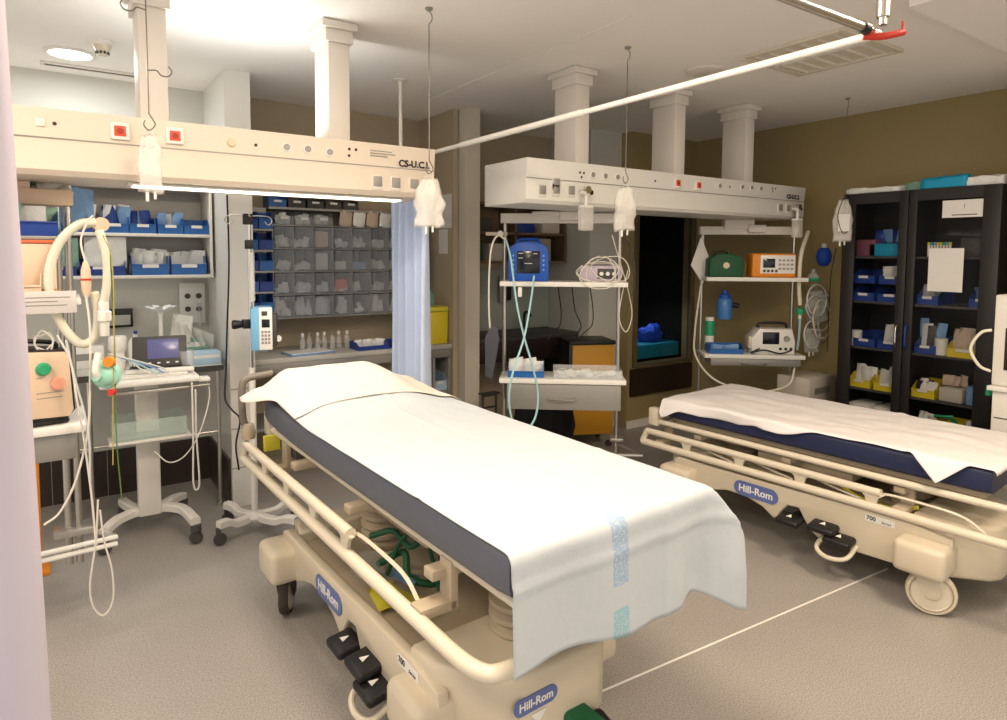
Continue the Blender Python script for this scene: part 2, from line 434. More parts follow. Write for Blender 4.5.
bl = boom(-1.2, 1.592, 2.96, 2.13, 1.885, 'long cream ceiling service boom on the left, marked CS-U.C.I.', [(1.475, 'CS-U.C.I.', .045, 2.045, 0)],
     [('switch', -.052, 2.075), ('dot', -.008, 2.075), ('red', .202, 2.07), ('red', .395, 2.072), ('knob', .613, 2.068), ('dot', .712, 2.067),
      ('round', .844, 2.071), ('round', .939, 2.071), ('round', 1.041, 2.067), ('dot', 1.135, 2.09), ('dot', 1.168, 2.09), ('dot', 1.135, 2.06), ('gas', 1.278, 1.945), ('gas', 1.375, 1.945), ('gas', 1.475, 1.945)])
obj('instruction_text', MB().bb(1.24, 1.35, 2.9585, 2.964, 2.093, 2.096).bb(1.24, 1.37, 2.9585, 2.964, 2.081, 2.084).bb(1.24, 1.33, 2.9585, 2.964, 2.069, 2.072), 'grey', bl)
br = boom(2.115, 4.82, 2.88, 2.13, 1.885, 'cream ceiling service boom on the right, above the two equipment racks', [(4.655, 'CS-U.C.I.', .045, 2.05, 0)],
     [('gas', 2.227, 1.955), ('gas', 2.327, 1.965), ('gas', 2.438, 1.965), ('gas', 2.327, 2.0), ('dot', 2.50, 2.075), ('dot', 2.53, 2.075), ('dot', 2.515, 2.05), ('round', 2.60, 2.07), ('round', 2.70, 2.07), ('round', 2.80, 2.07), ('dot', 3.13, 2.07),
      ('red', 3.339, 2.07), ('red', 3.545, 2.068), ('round', 3.77, 2.08), ('dot', 3.88, 2.08), ('round', 4.02, 2.088), ('round', 4.13, 2.09), ('round', 4.24, 2.09), ('dot', 4.38, 2.1), ('dot', 4.42, 2.1), ('dot', 4.39, 2.08), ('gas', 4.496, 1.96), ('gas', 4.60, 1.96)], enamel='boom2')
# lamp strips: under the left boom (lit)
t = thing('strip_light', 'lit white fluorescent strip under the left boom', 'light', (.85, 3.10, 1.885))
obj('housing', MB().bb(-.62, .62, -.045, .045, -.012, -.001, bev=.004), 'whitegloss', t)
obj('tube', MB().bb(-.60, .60, -.035, .035, -.017, -.0125, bev=.003), 'lamp', t)
ups = MB().bb(.2, .95, 3.12, 3.2, 2.131, 2.165, bev=.004)

def strut_(x, y, label):
    t = thing('ceiling_strut', label, 'ceiling support', (x, y, 2.132), group=None)
    obj('column', MB().bb(-.052, .052, -.10, .10, 0, .47, bev=.003), 'strut', t)
    obj('collar', MB().bb(-.068, .068, -.112, .112, .47, .53, bev=.004), 'strut', t)
    obj('cap', MB().bb(-.088, .088, -.132, .132, .53, .567, bev=.008), 'strut', t)
strut_(.335, 3.16, 'white square column holding the left boom, leftmost of the columns')
strut_(1.125, 3.16, 'white square column over the middle of the left boom, beside the fine pole')
strut_(2.58, 3.06, 'white square column over the left end of the right boom')
strut_(3.44, 3.06, 'white square column over the middle of the right boom')
strut_(4.20, 3.06, 'white square column over the right end of the right boom')

# ------------------------------------------------------------------ curtain rails and curtains
RZ = 2.19
t = thing('curtain_rail', 'long white tubular curtain rail crossing the room, held by a thin ceiling pole', 'curtain rail', (1.81, 3.83, RZ))
rl = MB(); rl.cyl((0, .02, 0), (0, -2.91, 0), .0115, 16)
obj('rail', rl, 'whitegloss', t)
sl = MB(); sl.cyl((0, -.75, 0), (0, -1.75, 0), .0145, 16); obj('sleeve', sl, 'whitegloss', t)
po = MB(); po.cyl((0, 0, .0), (0, 0, .505), .012, 12); obj('ceiling_pole', po, 'strut', t)
obj('flange', MB().lathe([(.04, .51), (.04, .503), (.014, .497), (.014, .48)], n=20), 'strut', t)
obj('elbow', MB().lathe([(0, .03), (.018, .028), (.019, -.015), (0, -.018)], n=16), 'whitegloss', t)
t = thing('curtain_rail', 'grey curtain rail running to the upper left from the red bracket', 'curtain rail', (1.79, .90, RZ+.005))
obj('rail', MB().cyl((-.035, 0, 0), (-1.6, .012, 0), .012, 16), 'steel', t)
obj('end_ring', MB().cyl((-.03, 0, 0), (-.055, 0, 0), .0165, 16), 'black', t)
obj('joint', MB().cyl((-.03, 0, 0), (.025, 0, -.002), .011, 12), 'chrome', t)
t = thing('rail_bracket', 'red bracket with a grey ceiling drop pipe where the curtain rails meet', 'bracket', (1.81, .885, RZ))
obj('drop_pipe', MB().cyl((0, 0, .04), (0, 0, .508), .016, 16).cyl((0, 0, .02), (0, 0, .05), .011, 12), 'steel', t)
rb = MB(); rb.tube([(-.035, .03, -.008), (-.01, .0, -.012), (.02, -.02, -.006), (.05, -.03, .003)], .009, 10, 4); rb.cyl((.045, -.03, .0), (.045, -.03, .03), .003, 8)
obj('lever', rb, 'red', t)

def curtain(name, label, p0, p1, z0, z1, folds, amp, mt, seed, n=None, flare=0):
    p0 = Vector((*p0, 0)); p1 = Vector((*p1, 0)); d = (p1-p0); L = d.length; d.normalize(); nr = Vector((-d.y, d.x, 0))
    nu = folds*10; nv = 26; mb = MB(); vs = []; fs = []
    rnd = random.Random(seed); ph = [rnd.uniform(-.5, .5) for _ in range(folds+2)]
    for j in range(nv+1):
        v = j/nv
        for i in range(nu+1):
            u = i/nu; k = u*folds; a = 2*PI*k + .5*math.sin(3*u+seed) + .35*math.sin(v*3+k)
            am = amp*(.8+.4*noise.noise(Vector((k*.7, v*1.2, seed))))*(.75+.35*(1-v))
            off = math.sin(a)*am; sx = math.cos(a)*am*.35
            uu = u*L + sx + flare*(1-v)*(u-.5)
            p = p0 + d*uu + nr*off; vs.append((p.x, p.y, z0+(z1-z0)*v))
    for j in range(nv):
        for i in range(nu): fs.append((j*(nu+1)+i, j*(nu+1)+i+1, (j+1)*(nu+1)+i+1, (j+1)*(nu+1)+i))
    mb.add(vs, fs); o = obj(name, mb, mt, smooth=True, ang=180)
    so = o.modifiers.new('thickness', 'SOLIDIFY'); so.thickness = .003
    return o
tag(curtain('privacy_curtain', '', (1.80, 3.42), (1.82, 3.98), .42, 2.165, 5, .05, 'curtain2', 3), 'pale blue privacy curtain gathered behind the right end of the left boom', 'curtain')
tag(curtain('privacy_curtain', '', (-1.35, 1.02), (-.064, 1.0), .04, 2.45, 14, .026, 'curtain', 5, flare=.075), 'lilac-white curtain hanging close to the camera at the left edge', 'curtain')

# ------------------------------------------------------------------ IV hooks and bags
def hanger(x, y, zb, label, hooks=()):
    t = thing('drip_hook_rod', label, 'hook', (x, y, H))
    obj('ceiling_glider', MB().lathe([(.018, 0), (.018, -.006), (.008, -.014), (0, -.014)], n=16), 'grey', t)
    L = H-zb
    pts = [(0, 0, -.012), (.012, 0, -.03), (.014, 0, -.05), (0, 0, -.066), (-.012, 0, -.05)]
    k = MB(); k.tube([(0, 0, -.012), (.014, 0, -.028), (.014, 0, -.052), (0, 0, -.072), (0, 0, -.10)], .0022, 6, 4)
    k.tube([(0, 0, -.10), (0, 0, -L+.07)], .0026, 6)
    obj('rod', k, 'rodsteel', t)
    e = MB(); e.tube([(0, 0, -L+.07), (.012, 0, -L+.05), (.02, 0, -L+.03), (.0, 0, -L+.008), (-.018, 0, -L+.025), (-.014, 0, -L+.045)], .0026, 6, 4)
    obj('end_hook', e, 'rodsteel', t)
    for zz, s in hooks:
        h = MB(); h.tube([(0, 0, zz-H), (.03*s, 0, zz-H+.004), (.045*s, 0, zz-H-.012), (.07*s, 0, zz-H-.012), (.082*s, 0, zz-H+.008), (.07*s, 0, zz-H+.026)], .0026, 6, 4)
        obj('side_hook', h, 'rodsteel', t)
    return t
h1 = hanger(1.396, 2.654, 1.955, 'thin steel drip rod hanging before the right end of the left boom')
h2 = hanger(2.515, 2.53, 1.975, 'thin steel drip rod hanging before the left half of the right boom')
h3 = hanger(4.56, 2.44, 2.03, 'thin steel drip rod hanging in front of the black cabinet')
h4 = hanger(.287, 2.80, 2.05, 'steel rod with two side hooks before the leftmost column', ((2.50, -1), (2.28, 1)))

def bagmesh(w, h, th, seed, pinch=.6):
    mb = MB(); nu, nv = 14, 16; vs = []; fs = []
    for side in (1, -1):
        o = len(vs)
        for j in range(nv+1):
            v = j/nv
            ww = w*(pinch + (1-pinch)*min(1, (1-v)*3))*(1+.22*noise.noise(Vector((v*5, seed, 0))))
            for i in range(nu+1):
                u = i/nu*2-1
                bulge = (1-u*u)**.6*(math.sin(PI*min(1, max(0, v)))**.5 if 0 < v < 1 else 0)
                n = noise.noise(Vector((u*2.5+seed, v*4, side)))*.6+noise.noise(Vector((u*6+seed, v*9, side)))*.35
                vs.append((u*ww/2+.014*noise.noise(Vector((v*3.5, seed+4, u))), side*th/2*(bulge*(1+n)), -h*(1-v)+.01*noise.noise(Vector((u*3, seed, v)))))
        for j in range(nv):
            for i in range(nu): fs.append((o+j*(nu+1)+i, o+j*(nu+1)+i+1, o+(j+1)*(nu+1)+i+1, o+(j+1)*(nu+1)+i))
    b = bmesh.new()
    bv = [b.verts.new(v) for v in vs]
    for f in fs: b.faces.new([bv[i] for i in f])
    bmesh.ops.remove_doubles(b, verts=b.verts[:], dist=.0008)
    return mb.bm(b)
def bag(loc, w, h, th, seed, rz, label, two=False, lab=True):
    t = thing('saline_bag', label, 'drip bag', loc, rz)
    obj('pouch', bagmesh(w, h, th, seed), 'clear' if seed > 20 else 'bag', t, ang=180)
    obj('hanging_loop', MB().tube([(-.012, 0, -.005), (-.012, 0, .012), (0, 0, .02), (.012, 0, .012), (.012, 0, -.005)], .002, 6, 3), 'clear', t)
    obj('port', MB().cyl((-.015, 0, -h-.03), (-.015, 0, -h+.005), .006, 10).cyl((.015, 0, -h-.022), (.015, 0, -h+.005), .005, 10), 'whitegloss', t)
    if lab:
        obj('print', MB().bb(-w*.3, w*.3, -th*.5-.006, -th*.5-.004, -h*.75, -h*.35), 'paper', t)
    return t
AF = -TH
bag((1.396, 2.654, 1.945), .13, .225, .045, 1, AF, 'plump clear drip bag hanging before the right end of the left boom', lab=False)
bag((2.515, 2.53, 1.968), .115, .24, .04, 5.3, AF, 'crumpled clear drip bag hanging before the left half of the right boom', lab=False)
bag((4.56, 2.44, 2.00), .125, .30, .035, 9.1, AF-.2, 'flat clear drip bag with white label hanging in front of the black cabinet')
bag((.287, 2.80, 2.042), .10, .22, .035, 12.7, AF, 'crumpled empty clear bag hanging before the left boom', lab=False)
t = obj('tubing_coil', MB().tube([at(846, 195, y=2.42), at(838, 215, y=2.41), at(843, 233, y=2.41), at(852, 225, y=2.41), at(850, 203, y=2.42)], .003, 6, 6, closed=True), 'black')
tag(t, 'black loop of tubing hooked beside the flat drip bag', 'tubing')

# suction regulators on the boom
def regulator(x, y, label):
    t = thing('suction_regulator', label, 'suction regulator', (x, y, 1.96))
    obj('valve', MB().lathe([(0, -.055), (.02, -.055), (.022, -.03), (.012, -.028), (.012, 0), (0, 0)], n=18, axis='y'), 'whitegloss', t)
    obj('knob', MB().lathe([(0, .045), (.014, .045), (.014, .02), (0, .02)], (0, -.04, 0), 14, 'x'), 'black', t)
    obj('gauge', MB().lathe([(0, -.004), (.022, -.004), (.022, .02), (0, .02)], (0, -.058, .012), 20, 'y'), 'chrome', t)
    obj('stem', MB().cyl((0, -.04, -.02), (0, -.04, -.09), .011, 12), 'whitegloss', t)
    obj('jar', MB().box((0, -.04, -.155), (.088, .05, .135), bev=.012, seg=3), 'bag', t)
    obj('lid', MB().box((0, -.04, -.083), (.075, .055, .02), bev=.006), 'whitegloss', t)
    return t
regulator(2.515, 2.885, 'clear suction jar with white valve hanging on the left end of the right boom')
r2 = regulator(4.66, 2.885, 'clear suction jar with tube hanging on the right end of the right boom')

# ------------------------------------------------------------------ equipment racks hanging from the booms
def rack(loc, rz, ztop, w, label, shelves, depth=.26, drawer=None, zlow=.21, bridge=.02):
    t = thing('equipment_rack', label, 'equipment rack', (loc[0], loc[1], 0), rz)
    h = w/2
    obj('top_bar', MB().bb(-h-.012, h+.02, -.035, .03, ztop-.065, ztop, bev=.004), 'strut', t)
    obj('boom_bracket', MB().bb(-.20, .03, -.06, .05, ztop-.02, 1.8835, bev=.004).bb(-.02, .12, -.075, .03, ztop-.05, ztop+.012, bev=.01), 'strut', t)
    for s in (-1, 1):
        obj('post', MB().cyl((s*h*.96, 0, zlow), (s*h*.96, 0, ztop-.063), .014, 14), 'steel', t)
    for i, z in enumerate(shelves):
        obj('shelf', MB().bb(-h-.0, h+.012, -depth, .03, z-.03, z, bev=.003), 'whitegloss', t)
    if drawer:
        z1, z0 = drawer
        f = obj('drawer', MB().bb(-h+.05, h-.02, -depth+.012, -.02, z0, z1, bev=.003), 'grey', t)
        obj('drawer_handle', MB().tube([(-.09, -depth+.012, (z0+z1)/2), (-.075, -depth-.012, (z0+z1)/2-.012), (.075, -depth-.012, (z0+z1)/2-.012), (.09, -depth+.012, (z0+z1)/2)], .005, 8, 3), 'chrome', f)
    obj('foot_guard', MB().tube([(h*.96, .0, zlow+.11), (h+.13, -.20, zlow+.09), (-h+.05, -.20, zlow+.09), (-h*.96, 0, zlow+.11)], .012, 8), 'steel', t)
    obj('guard_plate', MB().bb(h*.96-.045, h*.96+.045, -.04, .04, zlow+.13, zlow+.15, bev=.003), 'steel', t)
    return t
rm = (2.775, 3.375); rzm = R(-37.9)
rackm = rack(rm, rzm, 1.872, .80, 'tall steel equipment rack holding the blue monitor, under the left end of the right boom', (1.425, .80), drawer=(.765, .60))
rr = (4.56, 3.20); rzr = R(-39.4)
rackr = rack(rr, rzr, 1.832, .745, 'white equipment rack holding the orange device, behind the right bed', (1.432, .832), drawer=(.80, .745), bridge=.09)
obj('rack_bracket', MB().cyl((.0, 0, 1.832), (.0, 0, 1.884), .03, 14), 'strut', rackr)
def L2W(o, rz, p):
    return Vector((o[0]+p[0]*math.cos(rz)-p[1]*math.sin(rz), o[1]+p[0]*math.sin(rz)+p[1]*math.cos(rz), p[2]))
def onM(x, y, z): return L2W(rm, rzm, (x, y, z))
def onR(x, y, z): return L2W(rr, rzr, (x, y, z))

# blue patient monitor
t = thing('patient_monitor', 'blue portable patient monitor on the upper shelf of the middle rack', 'monitor', onM(-.22, -.12, 1.4255), rzm)
ol = [(-.125, 0), (.125, 0), (.132, .05), (.132, .175), (.118, .225), (.07, .252), (0, .26), (-.07, .252), (-.118, .225), (-.132, .175), (-.132, .05)]
obj('housing', MB().prism(ol, -.055, .055, 'xz', bev=.01), 'monblue', t)
obj('screen', MB().bb(-.075, .075, -.058, -.053, .05, .195, bev=.003), 'screen', t)
for i, (x, z, l) in enumerate(((-.05, .18, .03), (.045, .178, .025), (-.05, .15, .03), (.0, .115, .05))):
    obj('readout', MB().bb(x-l/2, x+l/2, -.0592, -.0582, z-.002, z+.002), 'whitegloss', t)
for s in (-1, 1):
    for k in range(4): obj('button', MB().lathe([(0, -.003), (.006, -.003), (.007, .003), (0, .003)], (s*.098, -.056, .075+k*.03), 10, 'y'), 'pump', t)
obj('carry_handle', MB().tube([(-.075, 0, .235), (-.06, 0, .268), (.06, 0, .268), (.075, 0, .235)], .009, 8, 5), 'monblue', t)

# lilac multi-parameter box with tangled leads
t = thing('infusion_module', 'pale lilac device buried under tangled white leads on the middle rack', 'medical device', onM(.245, -.10, 1.4255), rzm)
obj('housing', MB().bb(-.13, .13, -.08, .08, 0, .105, bev=.01), mat('lilac_plastic', (196, 184, 196), .4), t)
obj('socket_panel', MB().bb(-.02, .11, -.0835, -.078, .02, .085, bev=.002), 'dgrey', t)
for k in range(3): obj('socket', MB().lathe([(0, -.006), (.013, -.006), (.013, .002), (0, .002)], (.005+.04*k, -.084, .052), 14, 'y'), 'whitegloss', t)
rnd = random.Random(4)
for k in range(5):
    pts = []
    cx, cz = rnd.uniform(-.03, .09), rnd.uniform(.06, .10)
    ph = rnd.uniform(0, 6)
    for i in range(9):
        a = ph + i*.75
        pts.append(onM(.245+cx+(.12+.03*math.sin(k+i))*math.cos(a), -.20-.018*k+.01*math.sin(a*2), 1.435+cz*.8+(.062+.01*k)*math.sin(a)))
    tag(obj('sensor_lead', MB().tube(pts, .0032, 6, 5), 'cable'), 'thin white coiled lead draped over the lilac device on the middle rack', 'cable', 'white leads coiled over the lilac device')
tag(obj('sensor_lead', MB().tube([at(612, 235, y=3.05), at(620, 262, y=3.05), at(628, 290, y=3.05), at(632, 315, y=3.05), at(626, 332, y=3.05), at(619, 318, y=3.05), at(622, 295, y=3.05), at(628, 270, y=3.05)], .0035, 6, 6), 'cable'), 'long white lead looping down at the right post of the middle rack', 'cable')
tag(obj('sensor_lead', MB().tube([at(621, 228, y=3.06), at(633, 255, y=3.06), at(634, 285, y=3.06), at(630, 305, y=3.06)], .0035, 6, 6), 'dgrey'), 'dark lead hanging beside the right post of the middle rack', 'cable')
# teal hose loop from the monitor, blood pressure cuff
hs = [at(534, 276, y=3.27), at(531, 300, y=3.2), at(524, 338, y=3.17), at(513, 372, y=3.15), at(509, 400, y=3.15), at(514, 425, y=3.15), at(524, 432, y=3.15), at(535, 418, y=3.15), at(538, 395, y=3.15), at(533, 368, y=3.16), at(525, 340, y=3.2), at(517, 305, y=3.25), at(511, 260, y=3.3), at(506, 240, y=3.4)]
tag(obj('pressure_hose', MB().tube(hs, .0065, 8, 7), 'tealhose'), 'pale teal hose crossing and looping below the blue monitor', 'hose')
tag(obj('pressure_hose', MB().tube([at(505, 239, y=3.45), at(497, 236, y=3.45), at(491, 250, y=3.45), at(489, 280, y=3.45), at(489, 310, y=3.45), at(490, 328, y=3.45)], .006, 8, 6), 'hose'), 'ivory hose hanging from the left post of the middle rack to the cuff', 'hose')
t = thing('pressure_cuff', 'dark grey cuff hanging at the left post of the middle rack', 'blood pressure cuff', at(491, 350, y=3.45), -TH)
obj('cuff', MB().prism([(-.035, -.17), (.01, -.19), (.055, .07), (.04, .15), (.0, .16), (-.04, .08)], -.008, .008, 'xz', bev=.004), mat('cuff_grey', (74, 76, 84), .8), t)
t = thing('tube_clip', 'cream clip gripping the top of the left post of the middle rack', 'clip', onM(-.41, -.03, 1.735), rzm)
obj('arm', MB().bb(-.10, .045, -.018, .018, -.012, .012, bev=.004), 'cream', t)
obj('knob', MB().lathe([(0, -.02), (.02, -.02), (.02, .02), (0, .02)], (0, -.03, 0), 14, 'y'), 'whitegloss', t)
t = thing('tube_clip', 'small white clamp on the shelf edge below the blue monitor', 'clip', onM(-.27, -.275, 1.36), rzm)
obj('body', MB().bb(-.012, .014, -.014, .009, -.03, .03, bev=.004), 'whitegloss', t)
# cables below the shelf
for i, (xa, xb, xc) in enumerate(((558, 560, 548), (572, 581, 576), (590, 592, 578))):
    tag(obj('power_cable', MB().tube([at(xa, 287, y=3.55), at(xa+3, 310, y=3.6), at(xb, 325, y=3.6), at((xb+xc)/2, 332, y=3.6), at(xc, 340, y=3.62)], .004, 6, 5), 'black'),
        ['thin black cable hanging below the middle rack shelf, leftmost of three', 'thin black cable hanging below the middle rack shelf, middle of three', 'thin black cable hanging below the middle rack shelf, rightmost of three'][i], 'cable', 'black cables under the middle rack shelf')

def bin_(w, d, h, mt, label, loc, rz=0, cat='storage bin', group=None, card=True):
    """open-front plastic storage bin, front towards -y"""
    t = thing('storage_bin', label, cat, loc, rz, group)
    b = MB(); k = .003
    b.bb(-w/2, w/2, -d/2, d/2, 0, k)
    b.bb(-w/2, w/2, d/2-k, d/2, k, h)
    side = [(-d/2, k), (d/2-k, k), (d/2-k, h), (-d/2+d*.25, h), (-d/2, h*.55)]
    b.prism(side, -w/2, -w/2+k, 'yz'); b.prism(side, w/2-k, w/2, 'yz')
    b.bb(-w/2+k, w/2-k, -d/2, -d/2+k, k, h*.55)
    b.bb(-w/2, w/2, -d/2-.006, -d/2, h*.50, h*.57, bev=.001)
    obj('shell', b, mt, t)
    if card: obj('label_card', MB().bb(-w*.22, w*.22, -d/2-.0075, -d/2-.0062, h*.38, h*.56), 'paper', t)
    return t
def packet(mb, c, w, h, rot, seed=0):
    b = bmesh.new(); n = 4; vs = []
    vv = {}
    for s in (0, 1):
        for i in range(n+1):
            for j in range(n+1):
                u, v = i/n, j/n; th = .008*(math.sin(PI*u)*math.sin(PI*v))**.5
                q = noise.noise(Vector((u*2+seed, v*2, 0)))*.012
                vv[(s, i, j)] = b.verts.new(((u-.5)*w, (th if s else -th)+q, v*h))
        for i in range(n):
            for j in range(n): b.faces.new([vv[(s, i, j)], vv[(s, i+1, j)], vv[(s, i+1, j+1)], vv[(s, i, j+1)]])
    bmesh.ops.remove_doubles(b, verts=b.verts[:], dist=.0005)
    from mathutils import Euler
    mb.bm(b, Matrix.Translation(c) @ Euler(rot).to_matrix().to_4x4())
def packets(base, rz, w, d, h, n, label, mt='packet', seed=0, cat='packets', group=None):
    """packets standing in a bin: each one an object"""
    rnd = random.Random(seed)
    for k in range(n):
        x = -w/2 + w*(k+.5)/n
        mb = MB(); packet(mb, (0, 0, 0), min(.09, w*.6)*rnd.uniform(.8, 1.1), h*rnd.uniform(.85, 1.15), (rnd.uniform(-.28, .1), rnd.uniform(-.15, .15), rnd.uniform(-.5, .5)), k+seed)
        o = obj('wrapped_packet', mb, mt if isinstance(mt, str) else mt[k % len(mt)], ang=60)
        c = Vector((x, rnd.uniform(-.15, .15)*d, .006)); c.rotate(Matrix.Rotation(rz, 3, 'Z')); o.location = Vector(base)+c; o.rotation_euler = (0, 0, rz)
        tag(o, label, cat, group or label)

# lower shelf of the middle rack
bin_(.235, .17, .075, 'binblue', 'blue tray of packets on the lower shelf of the middle rack', onM(-.23, -.13, .8005), rzm, card=False)
packets(onM(-.23, -.13, .803), rzm, .19, .10, .10, 5, 'white packet standing in the blue tray on the middle rack', seed=3)
t = thing('instrument_tray', 'clear shallow tray of small items on the lower shelf of the middle rack', 'tray', onM(.17, -.12, .8005), rzm)
b = MB(); b.bb(-.22, .22, -.11, .11, 0, .004); b.bb(-.22, .22, -.11, -.106, .004, .055); b.bb(-.22, .22, .106, .11, .004, .055); b.bb(-.22, -.216, -.106, .106, .004, .055); b.bb(.216, .22, -.106, .106, .004, .055)
obj('shell', b, 'clear', t)
b = MB(); rnd = random.Random(8)
for k in range(26): packet(b, (rnd.uniform(-.17, .17), rnd.uniform(-.07, .07), .006+rnd.uniform(0, .02)), .07, .05, (rnd.uniform(-1.8, -1.2), rnd.uniform(-.3, .3), rnd.uniform(0, 3)), k)
tag(obj('small_supplies', b, 'packet'), 'jumble of small wrapped supplies in the clear tray on the middle rack', 'supplies', kind='stuff').location = onM(.17, -.12, .8)
bpy.data.objects['small_supplies'].rotation_euler = (0, 0, rzm)

# ---- right rack contents
t = thing('equipment_case', 'dark green soft case on the upper shelf of the right rack', 'case', onR(-.215, -.12, 1.4325), rzr)
obj('body', MB().prism([(-.13, 0), (.13, 0), (.135, .10), (.12, .155), (.04, .185), (-.07, .18), (-.125, .14)], -.085, .085, 'xz', bev=.02), 'dkgreen', t)
obj('patch', MB().lathe([(0, -.006), (.024, -.006), (.026, .004), (0, .004)], (.0, -.084, .09), 16, 'y'), 'peach', t)
obj('carry_strap', MB().tube([(-.09, 0, .13), (-.07, -.01, .19), (.0, -.01, .2), (.06, 0, .155)], .007, 8, 5), 'black', t)
t = thing('infusion_monitor', 'orange device with grey front panel on the upper shelf of the right rack', 'medical device', onR(.135, -.12, 1.4325), rzr)
obj('housing', MB().bb(-.155, .175, -.085, .085, 0, .185, bev=.014, seg=3), 'orange', t)
obj('front_panel', MB().bb(-.095, .165, -.0895, -.084, .03, .172, bev=.004), 'whitegloss', t)
obj('screen', MB().bb(-.075, .015, -.0925, -.088, .075, .145, bev=.002), 'screen', t)
for k in range(4): obj('button', MB().lathe([(0, -.005), (.010, -.005), (.011, .002), (0, .002)], (-.065+.03*k, -.0895, .05), 12, 'y'), 'dgrey', t)
for k in range(4):
    for j in range(3): obj('key', MB().bb(.04+k*.03, .06+k*.03, -.0925, -.088, .06+j*.032, .076+j*.032, bev=.001), 'grey', t)
t = thing('defibrillator', 'white defibrillator with dark screen on the lower shelf of the right rack', 'defibrillator', onR(.15, -.12, .8325), rzr)
obj('housing', MB().prism([(-.15, 0), (.17, 0), (.175, .10), (.15, .20), (-.10, .20), (-.13, .16), (-.165, .12)], -.09, .09, 'xz', bev=.016), 'whitegloss', t)
obj('screen', MB().bb(-.075, .05, -.0935, -.088, .08, .175, bev=.003), 'screen', t)
obj('dial', MB().lathe([(0, -.02), (.02, -.02), (.024, .002), (0, .002)], (.105, -.09, .125), 18, 'y'), 'grey', t)
for k in range(3): obj('button', MB().lathe([(0, -.006), (.011, -.006), (.012, .002), (0, .002)], (.06+.04*k, -.09, .045), 12, 'y'), 'black', t)
obj('carry_handle', MB().tube([(-.09, 0, .195), (-.07, 0, .235), (.11, 0, .235), (.13, 0, .195)], .011, 8, 5), 'black', t)
obj('paddle', MB().box((-.155, -.02, .09), (.05, .12, .10), bev=.015), 'cream', t)
tag(obj('defibrillator_lead', MB().tube([onR(.05, -.225, .88), onR(-.02, -.235, .845), onR(.08, -.24, .87), onR(.2, -.235, .845), onR(.31, -.2, .87)], .006, 8, 6), 'black'), 'thick black lead lying in front of the white defibrillator', 'cable')
bin_(.26, .16, .07, 'binblue', 'blue tray on the lower shelf of the right rack', onR(-.20, -.15, .8325), rzr, card=False)
packets(onR(-.20, -.15, .835), rzr, .2, .08, .06, 3, 'blue packet lying in the blue tray on the right rack', mt='packetb', seed=9)
t = thing('spray_bottle', 'blue oxygen humidifier jar fixed to the back rail of the right rack', 'humidifier', onR(-.17, .0, 1.13), rzr)
obj('jar', MB().lathe([(0, -.045), (.055, -.045), (.06, -.03), (.06, .10), (.05, .12), (0, .12)], n=22), mat('blue_clear', (70, 130, 200), .2, alpha=.85), t)
obj('lid', MB().lathe([(.045, .12), (.045, .15), (.02, .16), (.018, .19), (0, .19)], n=20), 'monblue', t)
obj('outlet', MB().cyl((.045, 0, .08), (.11, 0, .06), .02, 12), 'black', t)
t = thing('canister', 'tall green and white canister on the lower shelf of the right rack', 'canister', onR(-.29, -.03, .8325), rzr)
obj('can', MB().lathe([(0, 0), (.034, 0), (.036, .01), (.036, .225), (.034, .24), (0, .24)], n=24), 'green', t)
obj('label_band', MB().lathe([(.0368, .05), (.0368, .12)], n=24), 'whitegloss', t)
obj('lid', MB().lathe([(.034, .241), (.034, .27), (0, .27)], n=20), 'whitegloss', t)
tag(obj('oxygen_hose', MB().tube([onR(-.37, -.04, 1.36), onR(-.42, -.1, 1.0), onR(-.42, -.16, .80), onR(-.30, -.28, .64), onR(-.05, -.32, .56), onR(.13, -.31, .57), onR(.27, -.27, .62), onR(.33, -.2, .75)], .008, 8, 8), 'hose'), 'white hose sagging in a wide curve below the right rack', 'hose')
tag(obj('sheet_of_paper', MB().prism([(-.055, -.01), (.045, -.16), (.085, .06), (.02, .22)], -.0006, .0006, 'xz'), 'paper'), 'white paper sheet hanging askew at the left post of the right rack', 'paper')
o = bpy.data.objects['sheet_of_paper']; o.location = onR(-.40, -.045, 1.53); o.rotation_euler = (0, .0, rzr)
# breathing circuit, ambu bag and clear bags at the right end
t = thing('resuscitator_bag', 'blue resuscitator balloon with white neck hanging right of the right rack', 'resuscitator', at(824, 256, y=2.88), -TH)
obj('balloon', MB().lathe([(0, -.085), (.03, -.078), (.055, -.04), (.06, 0), (.05, .04), (.03, .065), (0, .07)], n=22), 'dblue', t)
obj('neck', MB().lathe([(.022, .06), (.022, .10), (0, .105)], n=16), 'whitegloss', t)
tag(obj('breathing_hose', MB().tube([at(808, 232, y=2.9), at(801, 255, y=2.85), at(799, 285, y=2.85), at(800, 305, y=2.85)], .016, 12, 6), 'hose'), 'thick ivory breathing hose at the right post of the right rack', 'hose')
tag(obj('breathing_hose', MB().tube([at(800, 318, y=2.85), at(799, 335, y=2.86), at(797, 350, y=2.87)], .009, 10, 4), 'tealhose'), 'thin pale hose below the green connector at the right rack', 'hose')
t = thing('hose_connector', 'green round hose connector beside the defibrillator', 'connector', at(800, 311, y=2.85))
obj('ring', MB().lathe([(0, -.025), (.03, -.025), (.032, .02), (.02, .025), (0, .025)], n=20), 'green', t)
obj('spout', MB().lathe([(.013, -.06), (.013, -.024)], n=12), 'whitegloss', t)
t = thing('breathing_mask', 'green and clear breathing mask hanging below the blue balloon', 'mask', at(813, 278, y=2.84), -TH)
obj('cushion', MB().lathe([(.05, 0), (.056, -.012), (.05, -.024), (.038, -.02), (.038, -.004)], n=22, axis='z'), 'green', t)
obj('dome', MB().lathe([(.046, 0), (.035, .03), (.015, .045), (.013, .07)], n=22), 'clear', t)
bag(at(818, 290, y=2.86), .15, .26, .05, 21, AF, 'clear bag of breathing tubes hanging right of the defibrillator, upper one', lab=False)
